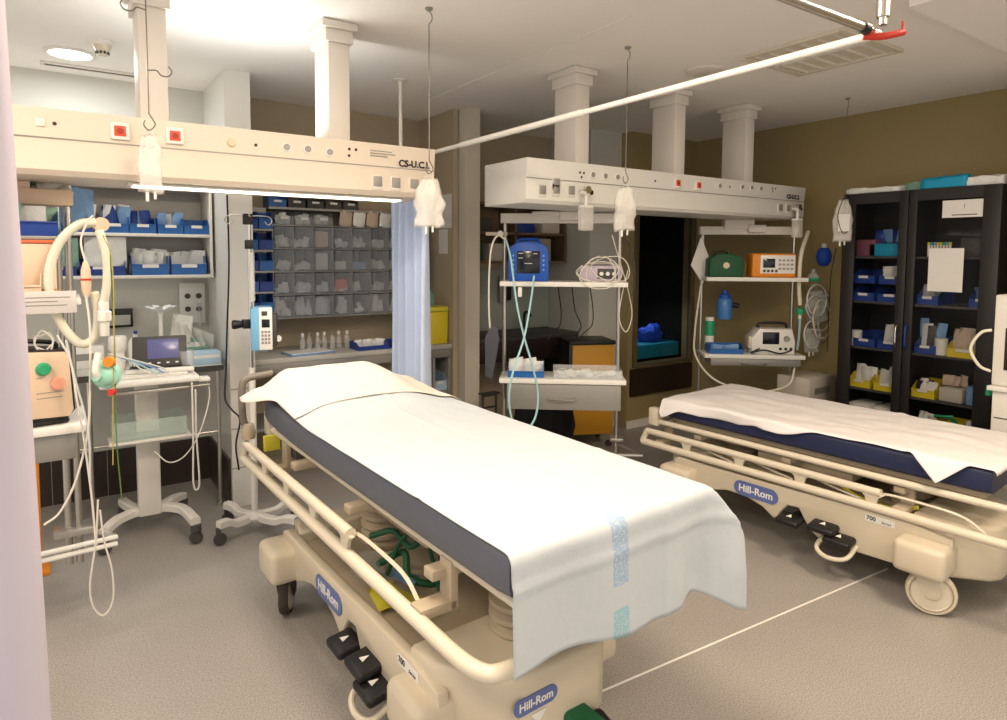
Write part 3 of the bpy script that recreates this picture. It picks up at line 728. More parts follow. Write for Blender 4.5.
bag(at(812, 328, y=2.87), .12, .20, .04, 27, AF, 'clear bag of breathing tubes hanging right of the defibrillator, lower one', lab=False)
tag(obj('circuit_tube', MB().tube([at(808, 292, y=2.82), at(825, 300, y=2.82), at(832, 315, y=2.82), at(815, 322, y=2.82), at(806, 305, y=2.82), at(822, 292, y=2.82), at(834, 305, y=2.82), at(826, 328, y=2.82), at(810, 330, y=2.82)], .006, 8, 6), 'hosec'), 'clear coiled tube hanging over the clear bags right of the defibrillator', 'hose')
for k, (cx, cy, rx, ry) in enumerate(((817, 300, 10, 16), (822, 320, 9, 20), (812, 335, 8, 14))):
    tag(obj('circuit_tube', MB().tube([at(cx+rx*math.cos(a*1.1+k), cy+ry*math.sin(a*1.1+k), y=2.80+.012*k+.003*a) for a in range(11)], .0065, 8, 5), ['hosec', 'hose', 'hosec'][k]),
        ['pale coiled tube inside the hanging clear bags, upper coil', 'ivory coiled tube among the hanging clear bags', 'pale coiled tube at the foot of the hanging clear bags'][k], 'hose')
tag(obj('circuit_tube', MB().tube([at(836, 248, y=2.75), at(831, 275, y=2.75), at(829, 310, y=2.75), at(827, 352, y=2.75)], .0035, 6, 6), 'black'), 'thin black lead hanging between the right rack and the black cabinet', 'cable')
# cartons
def carton(x0, x1, y0, y1, z0, z1, label, hatch=False):
    t = thing('carton', label, 'carton', ((x0+x1)/2, (y0+y1)/2, z0))
    w_, d_, h_ = x1-x0, y1-y0, z1-z0
    obj('box', MB().bb(-w_/2, w_/2, -d_/2, d_/2, 0, h_, bev=.003), 'card', t)
    obj('tape', MB().bb(-w_/2-.001, w_/2+.001, -.025, .025, h_-.03, h_+.001), 'beigepk', t)
    obj('print_panel', MB().bb(-w_*.3, w_*.3, -d_/2-.001, -d_/2, h_*.35, h_*.6), 'grey', t)
carton(4.68, 5.08, 2.72, 3.02, .001, .32, 'large white carton at the bottom of the stack beside the black cabinet')
carton(4.69, 5.07, 2.72, 3.0, .321, .46, 'low white carton in the middle of the stack beside the black cabinet')
carton(4.68, 5.05, 2.71, 2.98, .461, .66, 'white carton on top of the stack beside the black cabinet')

# ------------------------------------------------------------------ left rack
rl_ = thing('equipment_rack', 'white equipment rack at the left edge carrying the ventilator', 'equipment rack', (0, 3.32, 0))
obj('top_bar', MB().bb(-.62, .045, -.06, .06, 1.79, 1.855, bev=.004).bb(-.3, -.1, -.05, .05, 1.85, 1.8835), 'peach', rl_)
for x in (-.015, .022): obj('post', MB().cyl((x, 0, .24), (x, 0, 1.795), .014, 14), 'steel', rl_)
obj('post', MB().cyl((-.58, 0, .24), (-.58, 0, 1.795), .014, 14), 'steel', rl_)
obj('shelf', MB().bb(-.60, .055, -.34, .03, .895, .925, bev=.003), 'whitegloss', rl_)
dr = obj('drawer', MB().bb(-.56, .02, -.32, -.02, .79, .893, bev=.003), 'grey', rl_)
obj('drawer_handle', MB().tube([(-.3, -.32, .84), (-.29, -.34, .83), (-.18, -.34, .83), (-.17, -.32, .84)], .005, 8, 3), 'chrome', dr)
obj('shelf', MB().bb(-.60, .055, -.34, .03, 1.395, 1.415, bev=.003), 'whitegloss', rl_)
lh = obj('label_holder', MB().bb(-.45, .04, -.347, -.341, 1.365, 1.45, bev=.002), mat('frosted_holder', (222, 218, 214), .4, alpha=.75), rl_)
obj('print_line', MB().bb(-.12, .02, -.3485, -.3475, 1.425, 1.428).bb(-.12, -.02, -.3485, -.3475, 1.41, 1.413).bb(-.12, .01, -.3485, -.3475, 1.395, 1.398), 'grey', lh)
obj('foot_guard', MB().tube([(.01, .12, .36), (.16, -.07, .345), (-.62, -.13, .345), (-.6, .05, .36)], .011, 8).tube([(.16, -.07, .315), (-.62, -.13, .315)], .011, 8), 'whitegloss', rl_)
obj('guard_plate', MB().bb(-.07, .08, -.05, .06, .375, .405, bev=.004), 'steel', rl_)
sa = MB(); sa.tube([(.03, -.02, 1.69), (.10, -.14, 1.71), (.135, -.17, 1.71)], .012, 10, 4); obj('support_arm', sa, 'cream', rl_)
obj('arm_knob', MB().lathe([(0, -.035), (.028, -.035), (.03, -.02), (.03, .02), (0, .02)], (.135, -.19, 1.71), 18, 'y'), 'peach', rl_)
# ventilator
t = thing('ventilator', 'beige portable ventilator with green dial on the left rack shelf', 'ventilator', (-.10, 3.10, .926), R(12))
obj('housing', MB().prism([(-.20, .02), (.085, .02), (.11, .05), (.10, .26), (.085, .29), (-.20, .31)], -.09, .09, 'xz', bev=.012), 'black', t)
obj('face', MB().prism([(-.195, .045), (.088, .03), (.10, .055), (.09, .262), (.078, .284), (-.195, .304)], -.102, -.085, 'xz', bev=.006), 'peach', t)
obj('foot', MB().bb(-.19, .09, -.08, .08, 0, .022, bev=.008), 'black', t)
obj('dial', MB().lathe([(0, -.02), (.018, -.02), (.021, -.012), (.026, 0), (0, 0)], (.005, -.102, .225), 20, 'y'), 'green', t)
obj('dial', MB().lathe([(0, -.014), (.022, -.014), (.026, 0), (0, 0)], (.05, -.102, .165), 20, 'y'), mat('pale_salmon', (236, 168, 140), .5), t, label='flat pale salmon coloured dial')
obj('print_line', MB().bb(-.02, .07, -.1035, -.1015, .132, .1345).bb(-.02, .065, -.1035, -.1015, .112, .1145).bb(-.02, -.0, -.1035, -.1015, .19, .193), 'grey', t)
obj('side_port', MB().lathe([(0, -.01), (.014, -.01), (.014, 0), (0, 0)], (-.06, -.1, .075), 14, 'y'), 'whitegloss', t)
obj('carry_handle', MB().tube([(-.16, 0, .29), (-.15, 0, .33), (.05, 0, .315), (.065, 0, .275)], .009, 8, 5), 'black', t)
# corrugated hoses
def corrug(name, pts, r, label, mt='hose'):
    P = spline([Vector(p) for p in pts], 14); rr = [r*(1.08 if i % 2 else .94) for i in range(len(P))]
    return tag(obj(name, MB().tube(P, rr, 12), mt, ang=180), label, 'hose')
yh = 3.02
corrug('breathing_hose', [at(96, 222, y=yh), at(78, 225, y=yh), at(59, 243, y=yh), at(49, 272, y=yh), at(51, 302, y=yh), at(64, 328, y=yh), at(81, 344, y=yh), at(95, 336, y=yh), at(98, 312, y=yh-.01), at(94, 292, y=yh-.02)], .0165, 'thick ivory corrugated hose in a big loop at the left rack')
corrug('breathing_hose', [at(99, 230, y=yh-.05), at(106, 255, y=yh-.05), at(107, 280, y=yh-.05), at(104, 302, y=yh-.05)], .015, 'ivory corrugated hose hanging straight from the arm knob of the left rack')
t = thing('flow_sensor', 'white tube connector above the mint mask at the left rack', 'connector', at(104, 318, y=yh-.05))
obj('body', MB().lathe([(.014, .07), (.018, .06), (.018, .03), (.026, .025), (.026, -.01), (.018, -.015), (.016, -.07), (0, -.07)], n=18), 'whitegloss', t)
t = thing('breathing_mask', 'mint green breathing mask hanging at the left rack', 'mask', at(107, 374, y=yh-.08), -TH)
obj('cushion', MB().lathe([(.052, -.02), (.058, -.004), (.05, .012), (.036, .008)], n=22, axis='y'), 'mask', t)
obj('dome', MB().lathe([(.05, 0), (.045, -.025), (.03, -.045), (.014, -.05), (.014, -.07)], n=22, axis='y'), 'mask', t)
obj('elbow', MB().tube([(0, -.06, 0), (0, -.07, .03), (0, -.05, .09)], .013, 10, 4), 'whitegloss', t)
obj('yellow_ring', MB().lathe([(0, -.02), (.02, -.02), (.02, 0), (0, 0)], (.035, -.03, .055), 14, 'y'), 'orange', t)
obj('red_valve', MB().lathe([(0, -.02), (.013, -.02), (.013, 0), (0, 0)], (.035, -.02, -.065), 14, 'y'), 'red', t)
t = thing('tube_filter', 'pale pink capsule filter on a thin line at the left rack', 'filter', at(86, 280, y=yh-.04))
obj('capsule', MB().lathe([(0, .075), (.008, .07), (.016, .04), (.018, 0), (.016, -.04), (.008, -.065), (0, -.07)], n=18), 'peach', t)
obj('red_band', MB().lathe([(.0188, .006), (.0188, -.002)], n=18), 'red', t)
obj('line', MB().tube([(0, 0, .07), (-.012, 0, .15), (.01, 0, .22), (.03, 0, .25)], .004, 6, 5), 'cable', t)
lines = [([(86, 296), (90, 330), (90, 380), (88, 430), (76, 480), (60, 512), (44, 525)], 'cable', .0045, 'white line sweeping from the left rack down behind the curtain'),
         ([(57, 335), (70, 360), (77, 400), (84, 440), (92, 500), (96, 545)], 'cable', .004, 'white line hanging past the right end of the ventilator shelf'),
         ([(110, 250), (113, 310), (115, 360), (116, 430), (120, 480), (122, 500)], mat('green_line', (90, 120, 62), .5), .0026, 'thin green line hanging beside the white cart column'),
         ([(103, 235), (112, 262), (114, 330), (113, 400), (113, 465)], mat('dull_yellow_line', (176, 164, 80), .5), .0022, 'thin yellow line hanging beside the corrugated hose'),
         ([(66, 340), (74, 375), (88, 430), (90, 480)], 'hosec', .004, 'clear line curving over the ventilator corner')]
for i, (pp, mt_, r_, lb) in enumerate(lines):
    tag(obj('tubing_line', MB().tube([at(x, y, y=2.93-.012*i) for x, y in pp], r_, 6, 6), mt_), lb, 'tubing')
tag(obj('tubing_line', MB().tube([at(98, 500, y=3.04), at(96, 540, y=3.04), at(90, 585, y=3.04), at(94, 608, y=3.04), at(104, 615, y=3.04), at(113, 600, y=3.04), at(112, 570, y=3.04), at(104, 540, y=3.04), at(100, 510, y=3.04)], .004, 6, 6), 'cable'), 'white line hanging in a narrow loop near the floor at the left rack', 'tubing')
# things on the left rack top shelf
bin_(.30, .20, .10, 'peach', 'peach plastic box on the middle shelf of the left rack', (-.22, 3.10, 1.4155), card=False)
t = thing('sharps_box', 'beige and orange box on the middle shelf of the left rack', 'box', (-.075, 3.13, 1.4155), .1)
obj('body', MB().bb(-.06, .05, -.05, .05, .035, .215, bev=.006), 'peach', t)
obj('base', MB().bb(-.062, .052, -.052, .052, 0, .034, bev=.004), 'orange', t)
obj('lid', MB().bb(-.065, .055, -.055, .055, .216, .228, bev=.004), 'salmon', t)
bin_(.30, .18, .10, 'binblued', 'deep blue bin seen under the top bar of the left rack', (-.16, 3.20, 1.66), card=False)
obj('shelf', MB().bb(-.60, .0, -.24, .03, 1.645, 1.659, bev=.002), 'grey', rl_)
packets((-.14, 3.20, 1.664), 0, .24, .1, .12, 5, 'pale packet standing in the deep blue bin of the left rack', mt=['packet', 'packetg', 'packetb'], seed=15)
t = thing('cable_coil', 'bundle of white wire and plug on the ventilator shelf', 'cable', (-.07, 3.13, 1.25))
obj('wire', MB().tube([V(.03*math.cos(a*.9), -.08, .035*math.sin(a*.9)+.01*math.sin(a*2.3)) for a in range(16)], .0035, 6, 4), 'cable', t)

# ------------------------------------------------------------------ stretchers
def stretcher(loc, rz, D, y0, y1, label, mt_mat, cast, L=1.86, W=.73, near_nose=.26, caster_mat='cream', nose_x=0.0, foot_x=.345, base_dx=0, fr=-.004, rf=0.0, badge_x=0, ue=.45):
    t = thing('hospital_stretcher', label, 'stretcher', (loc[0], loc[1], 0), rz)
    hw = W/2
    # --- base cover
    def Y(u): return y0+(y1-y0)*u
    q1 = y1-y0
    bot = [(-.06, .20), (.05, .185), (.12, .20), (.20, .235), (.30, .262), (.42, .262), (.52, .235), (.58, .195), (.60, .195), (.62, .235), (.66, .285), (.72, .29), (.75, .24), (.79, .19), (.82, .17), (.95, .16), (q1-.06, .17), (q1+.0, .20), (q1+.10, .20)]
    top = [(q1+.10, .36), (q1-.06, .385), (q1-.3, .385), (.6, .375), (.2, .37), (-.02, .375), (-.06, .36)]
    poly = [(y1-q, z) for q, z in bot]+[(y1-q, z) for q, z in top]
    b = MB()
    b.prism(poly, -.335, -.295, 'yz', bev=.008); b.prism(poly, .295, .335, 'yz', bev=.008)
    for yy in (y0, y1):
        for s in (-1, 1):
            b.box((s*(foot_x if yy == y0 else .345), yy, .262), (.20 if yy == y0 else .18, .21, .145), bev=.03, seg=3)
    # cross pieces and nose at the foot
    yn = y0-near_nose
    nx = nose_x; nose = [(-.32, y0+.08), (-.32, y0-.05), (nx-.20, yn+.03), (nx-.14, yn), (nx+.14, yn), (nx+.20, yn+.03), (.32, y0-.05), (.32, y0+.08)]
    b.prism([(x, y) for x, y in nose], .17, .42, 'xy', bev=.02)
    b.prism([(-.30, y1-.05), (.30, y1-.05), (.26, y1+.12), (-.26, y1+.12)], .19, .385, 'xy', bev=.02)
    base = obj('base_cover', b, 'cream', t, ang=50)
    obj('base_tray', MB().bb(-.294, .294, y0+.08, y1-.05, .285, .335, bev=.006).bb(-.20, -.10, Y(.55), Y(.75), .335, .375, bev=.01), 'tray', t)
    # --- badges
    def badge(M4, w, h):
        p = MB(); b2 = bmesh.new(); pts = []
        for k in range(24):
            a = 2*PI*k/24; cx = (w/2-h/2)*(1 if math.cos(a) > 0 else -1); r_ = h/2
            pts.append((cx+r_*math.cos(a)*1, r_*.92*math.sin(a)))
        p.prism(pts, 0, .003, 'xy'); p.xf(M4)
        q = obj('maker_badge', p, 'badge', t, label='blue rounded badge')
        T2 = M4 @ Matrix.Translation((0, 0, .0035))
        text('lettering', 'Hill-Rom', h*.62, 'whitegloss', T2, q, bold=h*.012, ext=.0006)
    badge(facing((-.336, y1-.48, .305), (0, -1, 0)), .26, .09)
    badge(facing((nx+badge_x, yn-.0005, .335), (1, 0, 0)), .16, .056)
    pl_ = MB(); pl_.bb(-.3372, -.3355, y1-1.175, y1-1.045, .335, .368)
    q = obj('series_label', pl_, 'paper', t)
    text('lettering', '700', .028, 'black', facing((-.3378, y1-1.072, .352), (0, -1, 0)), q, bold=.0006, ext=.0004)
    text('lettering', 'Series', .018, 'black', facing((-.3378, y1-1.138, .347), (0, -1, 0)), q, ext=.0004, shear=.3)
    q = MB(); q.prism([(-.03, 0), (.03, 0), (0, -.035)], 0, .002, 'xy'); q.xf(facing((nx+badge_x+.01, yn-.001, .299), (1, 0, 0)))
    obj('warning_label', q, 'paper', t)
    # --- pedals
    def pedal(x, y, z, w, label=None, mt_='black', tri=True, sx=-1):
        b = MB(); b.box((x, y, z), (.10, w, .035), rot=(0, .15*sx, 0), bev=.014, seg=3); b.box((x-sx*.06, y, z+.01), (.10, .03, .02), bev=.005)
        p = obj('pedal', b, mt_, t)
        if tri:
            q = MB(); q.prism([(-.014, -.014), (.014, -.014), (0, .016)], 0, .002, 'xy'); q.xf(Matrix.Translation((x, y, z+.020)) @ Matrix.Rotation(.15*sx, 4, 'Y') @ Matrix.Rotation(-PI/2*sx*-1, 4, 'Z'))
            obj('arrow_mark', q, 'whitegloss', p)
    for s in (-1, 1):
        pedal(s*.36, y1-.69, .225, .12, sx=s); pedal(s*.365, y1-.865, .245, .13, sx=s); pedal(s*.37, y1-.945, .21, .13, sx=s)
        lv = MB(); lv.tube([(s*.33, y1-.86, .20), (s*.40, y1-.85, .15), (s*.42, y1-.91, .125), (s*.40, y1-.99, .14), (s*.33, y1-1.01, .19)], .011, 8, 5)
        obj('foot_lever', lv, 'cream2', t)
    g = MB(); g.box((nx+.06, yn-.03, .225), (.09, .12, .035), rot=(.2, 0, .2), bev=.015, seg=3)
    obj('pedal', g, mat('pedal_green', (20, 92, 56), .5), t, label='dark green steering pedal')
    g = MB(); g.box((nx+.125, yn-.03, .16), (.06, .09, .10), rot=(.5, 0, .2), bev=.02, seg=3).tube([(nx+.06, yn+.02, .2), (nx+.08, yn-.05, .1), (nx+.16, yn-.04, .07)], .014, 8, 4); obj('pedal_bracket', g, 'black', t)
    # --- casters
    for (s, yy, ang) in cast:
        cx = s*(foot_x if yy == y0 else .345); T = Matrix.Translation((cx, yy, 0)) @ Matrix.Rotation(ang, 4, 'Z')
        c = MB(); off = .03
        c.lathe([(.055, .225), (.058, .19), (.045, .165), (0, .165)], (0, 0, 0), 20)
        for k in (-1, 1):
            c.prism([(-.045, .20), (.045, .20), (off+.035, .11), (off+.022, .082), (off-.02, .082), (off-.035, .11)], k*.031-.004, k*.031+.004, 'xz', bev=.002)
        c.bb(-.045, .05, -.031, .031, .175, .20)
        c.xf(T); cc = obj('caster', c, caster_mat, t)
        w = MB(); w.lathe([(.081, -.012), (.0845, -.012), (.0855, -.021), (.095, -.019), (.1, -.008), (.1, .008), (.095, .019), (.0855, .021), (.0845, .012), (.081, .012)], (off, 0, .1005), 30, 'y'); w.xf(T)
        obj('tyre', w, caster_mat if caster_mat != 'rubber' else 'rubber', cc)
        w = MB(); w.lathe([(0, -.024), (.045, -.023), (.074, -.018), (.078, -.021), (.081, -.016), (.081, .016), (.078, .021), (.074, .018), (.045, .023), (0, .024)], (off, 0, .1005), 30, 'y'); w.xf(T)
        obj('wheel_disc', w, 'cream2', cc)
    for o_ in t.children: o_.location.x = base_dx
    # --- columns
    for yy in (.42, 1.38):
        pr = [(.075, .32)]; z = .34
        while z < D-.13:
            pr += [(.095, z+.008), (.095, z+.022), (.078, z+.032)]; z += .04
        pr += [(.06, D-.10)]
        obj('bellows_column', MB().lathe(pr, (0, yy, 0), 24), 'tray', t)
    f = MB(); f.bb(-.16, .16, .30, .54, D-.13, D-.09, bev=.01).bb(-.16, .16, 1.26, 1.50, D-.13, D-.09, bev=.01)
    f.bb(-.12, -.06, .1, 1.75, D-.095, D-.062, bev=.004).bb(.06, .12, .1, 1.75, D-.095, D-.062, bev=.004)
    for yy in (.35, .9, 1.45): f.bb(-.37, .37, yy-.025, yy+.025, D-.09, D-.06, bev=.004)
    f.bb(-.22, .22, .62, 1.15, D-.155, D-.10, bev=.015)
    obj('underframe', f, 'tray', t)
    # --- deck
    d = MB(); d.bb(-hw+.05, hw-.05, .03, L-.02, D-.035, D-.002, bev=.006)
    obj('deck', d, 'tray', t)
    r = MB(); h2 = hw+fr
    r.tube([(-h2, .02+rf*.8, D-.035), (-h2, L+.08, D-.035)], .017, 10).tube([(h2, .02+rf*.8, D-.035), (h2, L+.08, D-.035)], .017, 10)
    r.tube([(-h2, .035+rf*.8, D-.035), (h2, .035+rf*.8, D-.035)], .017, 10).tube([(-h2, L+.06, D-.035), (h2, L+.06, D-.035)], .015, 10)
    for s in (-1, 1):
        for yy in (.2, .7, 1.2, 1.7): r.bb(s*h2-.012, s*h2+.012, yy-.02, yy+.02, D-.045, D-.028)
        r.bb(s*h2-.028, s*h2+.028, L+.03, L+.10, D-.06, D+.05, bev=.006)
    obj('deck_frame', r, 'cream2', t)
    # --- side rails (lowered)
    for s in (-1, 1):
        x = s*(hw+.055); zl, zu = D-.172, D-.098; fo = .10 if s > 0 else 0
        b = MB()
        b.tube([(s*(hw-.10), .012+rf+fo, zl), (s*(hw+.0), .014+rf+fo, zl), (s*(hw+.04), .04+rf+fo, zl), (x, .13+rf+fo, zl), (x, .35, zl), (x, 1.0, zl), (x, L+.13, zl)], .021, 12, 5)
        rr_ = obj('side_rail', b, 'cream2', t)
        b = MB(); b.tube([(x-s*.004, ue-.04, zu), (x-s*.004, L+.10, zu)], .019, 12); b.tube([(x-s*.004, L+.10, zu), (x, L+.13, zl)], .019, 10)
        obj('grip_tube', b, 'cream2', rr_)
        pys = [ue+(L-.20-ue)*k/3 for k in range(4)]
        for yy in pys:
            b = MB(); b.prism([(yy-.06, zu-.005), (yy+.06, zu-.005), (yy+.03, zu-.028), (yy+.022, zl+.01), (yy-.022, zl+.01), (yy-.03, zu-.028)], x-s*.004-.008, x-s*.004+.008, 'yz', bev=.003)
            obj('rail_post', b, 'cream2', rr_)
        xx = x-s*.03
        for k, (ya, yb2) in enumerate(((pys[3]-.05, pys[2]+.05), (pys[2]-.05, pys[1]+.05), (pys[1]-.05, pys[0]+.06))):
            obj('hinge_wire', MB().tube([(xx, ya, zu-.015), (xx, ya-.05, zu-.03), (xx, yb2+.05, zl+.02), (xx, yb2, zl+.012)], .006, 6, 4), 'cream2', rr_)
        obj('release_wire', MB().tube([(xx, ue-.03, zu-.01), (xx, ue-.12, zu-.004), (xx, ue-.34, zu-.012), (xx, ue-.43, zl+.02), (xx, ue-.45, zl+.0)], .0065, 6, 5), 'cream2', rr_)
        for ya in (.30, 1.66):
            b = MB(); b.bb(min(s*(hw-.06), x), max(s*(hw-.06), x), ya, ya+.06, zl-.0, zl+.03, bev=.004).bb(s*(hw-.05)-.012, s*(hw-.05)+.012, ya, ya+.06, zl, D-.036, bev=.003)
            obj('rail_arm', b, 'tray', t)
    # --- mattress
    n = 40; vs = []; fs = []
    prof = []
    th = .112; cr = .022
    for k in range(5): a = PI*k/8+PI; prof.append((-hw+cr+cr*math.cos(a), cr+cr*math.sin(a)))
    prof = [(-hw, cr), (-hw+cr*.3, cr*.3), (-hw+cr, 0), (hw-cr, 0), (hw-cr*.3, cr*.3), (hw, cr), (hw, th-cr), (hw-cr*.3, th-cr*.3), (hw-cr, th)]
    for k in range(1, 10): prof.append((hw-cr-(2*hw-2*cr)*k/10, th))
    prof += [(-hw+cr, th), (-hw+cr*.3, th-cr*.3), (-hw, th-cr)]
    np_ = len(prof)
    for j in range(n+1):
        y = L*j/n; zz = D+.001+headz(y, D); e = 1-(.02 if j in (0, n) else 0)
        for (px, pz) in prof: vs.append((px*e, y, zz+.056+(pz-.056)*e))
    for j in range(n):
        for k in range(np_): k2 = (k+1) % np_; fs.append((j*np_+k, j*np_+k2, (j+1)*np_+k2, (j+1)*np_+k))
    fs.append(tuple(range(np_))[::-1]); fs.append(tuple(n*np_+k for k in range(np_)))
    obj('mattress', MB().add(vs, fs), mt_mat, t, ang=50)
    return t
def headz(y, D):
    a = max(0, y-1.25)
    if D > .7: return .03*(a/.6)**2 if a < .6 else .03
    return .0
B1 = (1.180, 1.190); RZ1 = R(2.4); D1 = .803
B2 = (3.600, 1.078); RZ2 = R(4.5); D2 = .583
st1 = stretcher(B1, RZ1, D1, .46, 1.64, 'cream hospital stretcher with slate mattress under a pale blue sheet, in the foreground', 'mattress1',
          [(-1, .46, R(200)), (1, .46, R(75)), (-1, 1.64, R(60)), (1, 1.64, R(100))], caster_mat='rubber', near_nose=.25, nose_x=0, badge_x=-.10, foot_x=.30, base_dx=0, fr=-.06, ue=.80)
st2 = stretcher(B2, RZ2, D2, .215, 1.52, 'cream hospital stretcher with navy mattress and white sheet, on the right', 'mattress2',
          [(-1, .215, R(-70)), (1, .215, R(-60)), (-1, 1.52, R(30)), (1, 1.52, R(100))], L=1.69, base_dx=-.08, fr=.012, rf=-.20, near_nose=.24)
# grey push handles and details of the first stretcher
for s in (-1,):
    hd = MB(); hd.tube([(s*.405, 1.955, D1-.05), (s*.425, 1.97, D1+.03), (s*.425, 1.975, D1+.17), (s*.405, 1.975, D1+.205), (s*.37, 1.97, D1+.215), (s*.29, 1.95, D1+.225)], .0165, 12, 5)
    obj('push_handle', hd, 'handle', st1)
    obj('handle_socket', MB().lathe([(0, -.03), (.03, -.03), (.034, 0), (.024, .035), (.018, .04), (0, .04)], (s*.405, 1.955, D1-.04), 16), 'tray', st1)
# straps on the underframe
obj('head_bracket', MB().bb(-.30, -.02, 1.62, 1.84, D1-.11, D1-.05, bev=.01), 'dgrey', st1)
obj('yellow_label', MB().bb(-.36, -.12, 1.86, 1.885, D1-.12, D1-.05, bev=.003), 'yellow', st1)
# things lying in the tray of stretcher 1
def W1(x, y, z): return L2W(B1, RZ1, (x, y, z))
def W2(x, y, z): return L2W(B2, RZ2, (x, y, z))
g = MB(); zt = .345
g.tube([W1(-.18, 1.12, zt+.16), W1(-.13, 1.03, zt+.20), W1(-.10, .95, zt+.16), W1(-.05, .90, zt+.20), W1(.0, .80, zt+.14)], .012, 8, 6)
g.tube([W1(-.16, 1.10, zt+.05), W1(-.10, 1.0, zt+.12), W1(-.12, .92, zt+.06), W1(-.02, .88, zt+.03), W1(.04, .95, zt+.10)], .014, 8, 6)
g.tube([W1(-.14, 1.06, zt+.02), W1(-.12, .98, zt+.18), W1(-.06, .92, zt+.22), W1(-.04, .84, zt+.02)], .008, 8, 5)
tag(obj('mask_harness', g, 'dkgreen'), 'dark green harness straps heaped on the base of the near stretcher', 'harness')
g = MB()
for k in range(3): packet(g, W1(-.22+.05*k, .86-.05*k, zt+.006+.012*k), .10, .12, (-1.3, .1*k, .5*k), k+40)
tag(obj('wrapped_packet', g, 'yellow'), 'crumpled yellow wrapper lying on the base of the near stretcher', 'wrapper')
g = MB(); packet(g, W1(-.16, .98, zt+.02), .14, .16, (-1.2, .2, .9), 61); packet(g, W1(-.20, 1.05, zt+.03), .12, .10, (-.6, .2, .3), 62)
tag(obj('wrapped_packet', g, 'clear'), 'clear wrapper lying by the green straps on the near stretcher', 'wrapper')
g = MB(); packet(g, W1(-.10, .90, zt+.05), .12, .10, (-1.3, .2, .9), 63)
tag(obj('wrapped_packet', g, 'packetb'), 'blue wrapper lying under the green straps on the near stretcher', 'wrapper')
g = MB(); g.tube([W2(-.34, .62, .44), W2(-.31, .56, .40), W2(-.30, .48, .385), W2(-.31, .36, .40), W2(-.34, .28, .44)], .009, 8, 5)
tag(obj('yellow_strap', g, 'yellow'), 'yellow strap loop on the base of the right stretcher', 'strap')

# ------------------------------------------------------------------ sheets
def sheet(name, loc, rz, D, W, L, foot, right, left, head_over, mt_, label, seed, topf, flare=.2, ycut=0):
    hw = W/2; nx, ny = 96, 150; th = .004
    vs = []; fs = []; uv = []
    zt = D+.1135+th
    smin, smax = -hw-max(left(y/40*L) for y in range(41)) if callable(left) else -hw-left, hw+right
    for j in range(ny+1):
        for i in range(nx+1):
            fy = foot if not callable(foot) else foot(0)
            tt = (ycut or -foot_max(foot)) + (L+head_over-(ycut or -foot_max(foot)))*j/ny + (.05*math.sin(i/nx*3)*(1-j/ny) if ycut else 0)
            u = i/nx
            le = left(tt) if callable(left) else left
            s = (-hw-le) + (2*hw+le+right)*u
            if tt < 0 and callable(foot):
                tt = tt*foot(s)/foot_max(foot)
            ds = max(0, abs(s)-hw); sg = 1 if s > 0 else -1
            dt = max(0, -tt); dh = max(0, tt-L)
            x = max(-hw, min(hw, s)); y = max(0, min(L, tt))
            z = zt + headz(min(y, L), D) + topf(x, y)
            r = .012
            def drop(q):  # rounded edge: outward, down
                if q <= 0: return 0, 0
                a = min(q/r, PI/2); o_ = r*math.sin(a); d_ = r*(1-math.cos(a)); e = max(0, q-r*PI/2)
                return o_, d_+e
            ox, dx = drop(ds); oy, dy = drop(dt); oh, dh2 = drop(dh)
            if ds > 0: x += sg*(ox + flare*.22*(1-math.exp(-dx/.22)) + (.05*math.sin(y*9+seed)*min(1, dx*6)))
            if dt > 0: y -= oy + .008*min(1, dy*40) + .015*dy + (.010*math.sin(s*17+seed)+.03*sm(.1, .3, s)*math.sin((s-.1)*22))*min(1, dy*4) + (.10*dx if ds > 0 else 0)
            if dh > 0: y += oh + .1*dh2
            if ds > 0 and dt > 0:
                z -= max(dx, dy) + .25*min(dx, dy); x += sg*(.28*.2*(1-math.exp(-dy/.2))*min(1, dx*12)); 
            elif ds > 0 and dh > 0: z -= .8*max(dx, dh2)
            else: z -= dx+dy+dh2
            wr = noise.noise(Vector((s*3+seed, tt*2, 0)))*.004 + noise.noise(Vector((s*9, tt*5+seed, 3)))*.0025
            inside = min(1, max(0, (hw-abs(s))*12))
            if dt > 0: y -= abs(wr)*1.4 + .006*math.exp(-((dy-.085)/.012)**2) + .003*math.exp(-((s-.17)/.012)**2)
            elif ds > 0: x += sg*abs(wr)*1.5
            z += abs(wr)*(1.6 if ds+dt+dh == 0 else .1)
            vs.append((x, y, z)); uv.append((s, tt))
    for j in range(ny):
        for i in range(nx): fs.append((j*(nx+1)+i, j*(nx+1)+i+1, (j+1)*(nx+1)+i+1, (j+1)*(nx+1)+i))
    mb = MB().add(vs, fs); mb.uv = uv
    o = obj(name, mb, mt_, ang=180); o.location = (loc[0], loc[1], 0); o.rotation_euler = (0, 0, rz)
    so = o.modifiers.new('thickness', 'SOLIDIFY'); so.thickness = .002; so.offset = 1
    tag(o, label, 'sheet'); return o
def foot_max(f): return f if not callable(f) else max(f(-.4+.02*k) for k in range(50))
def sm(a, b, x):
    t_ = max(0, min(1, (x-a)/(b-a))); return t_*t_*(3-2*t_)
def top1(x, y):   # pillow hump at the head end, under the sheet
    return .10*sm(1.2, 1.78, y)*(1-sm(.12, .37, x))*(1-.8*sm(.24, .40, -x)) + .010*math.exp(-((y-1.42)/.05)**2)*(1-sm(.2, .36, abs(x)))
def fold(x, y, x0, y0, dx, dy, w, a):   # a soft crease line
    l = math.hypot(dx, dy); d_ = abs((x-x0)*dy-(y-y0)*dx)/l; return a*math.exp(-(d_/w)**2)
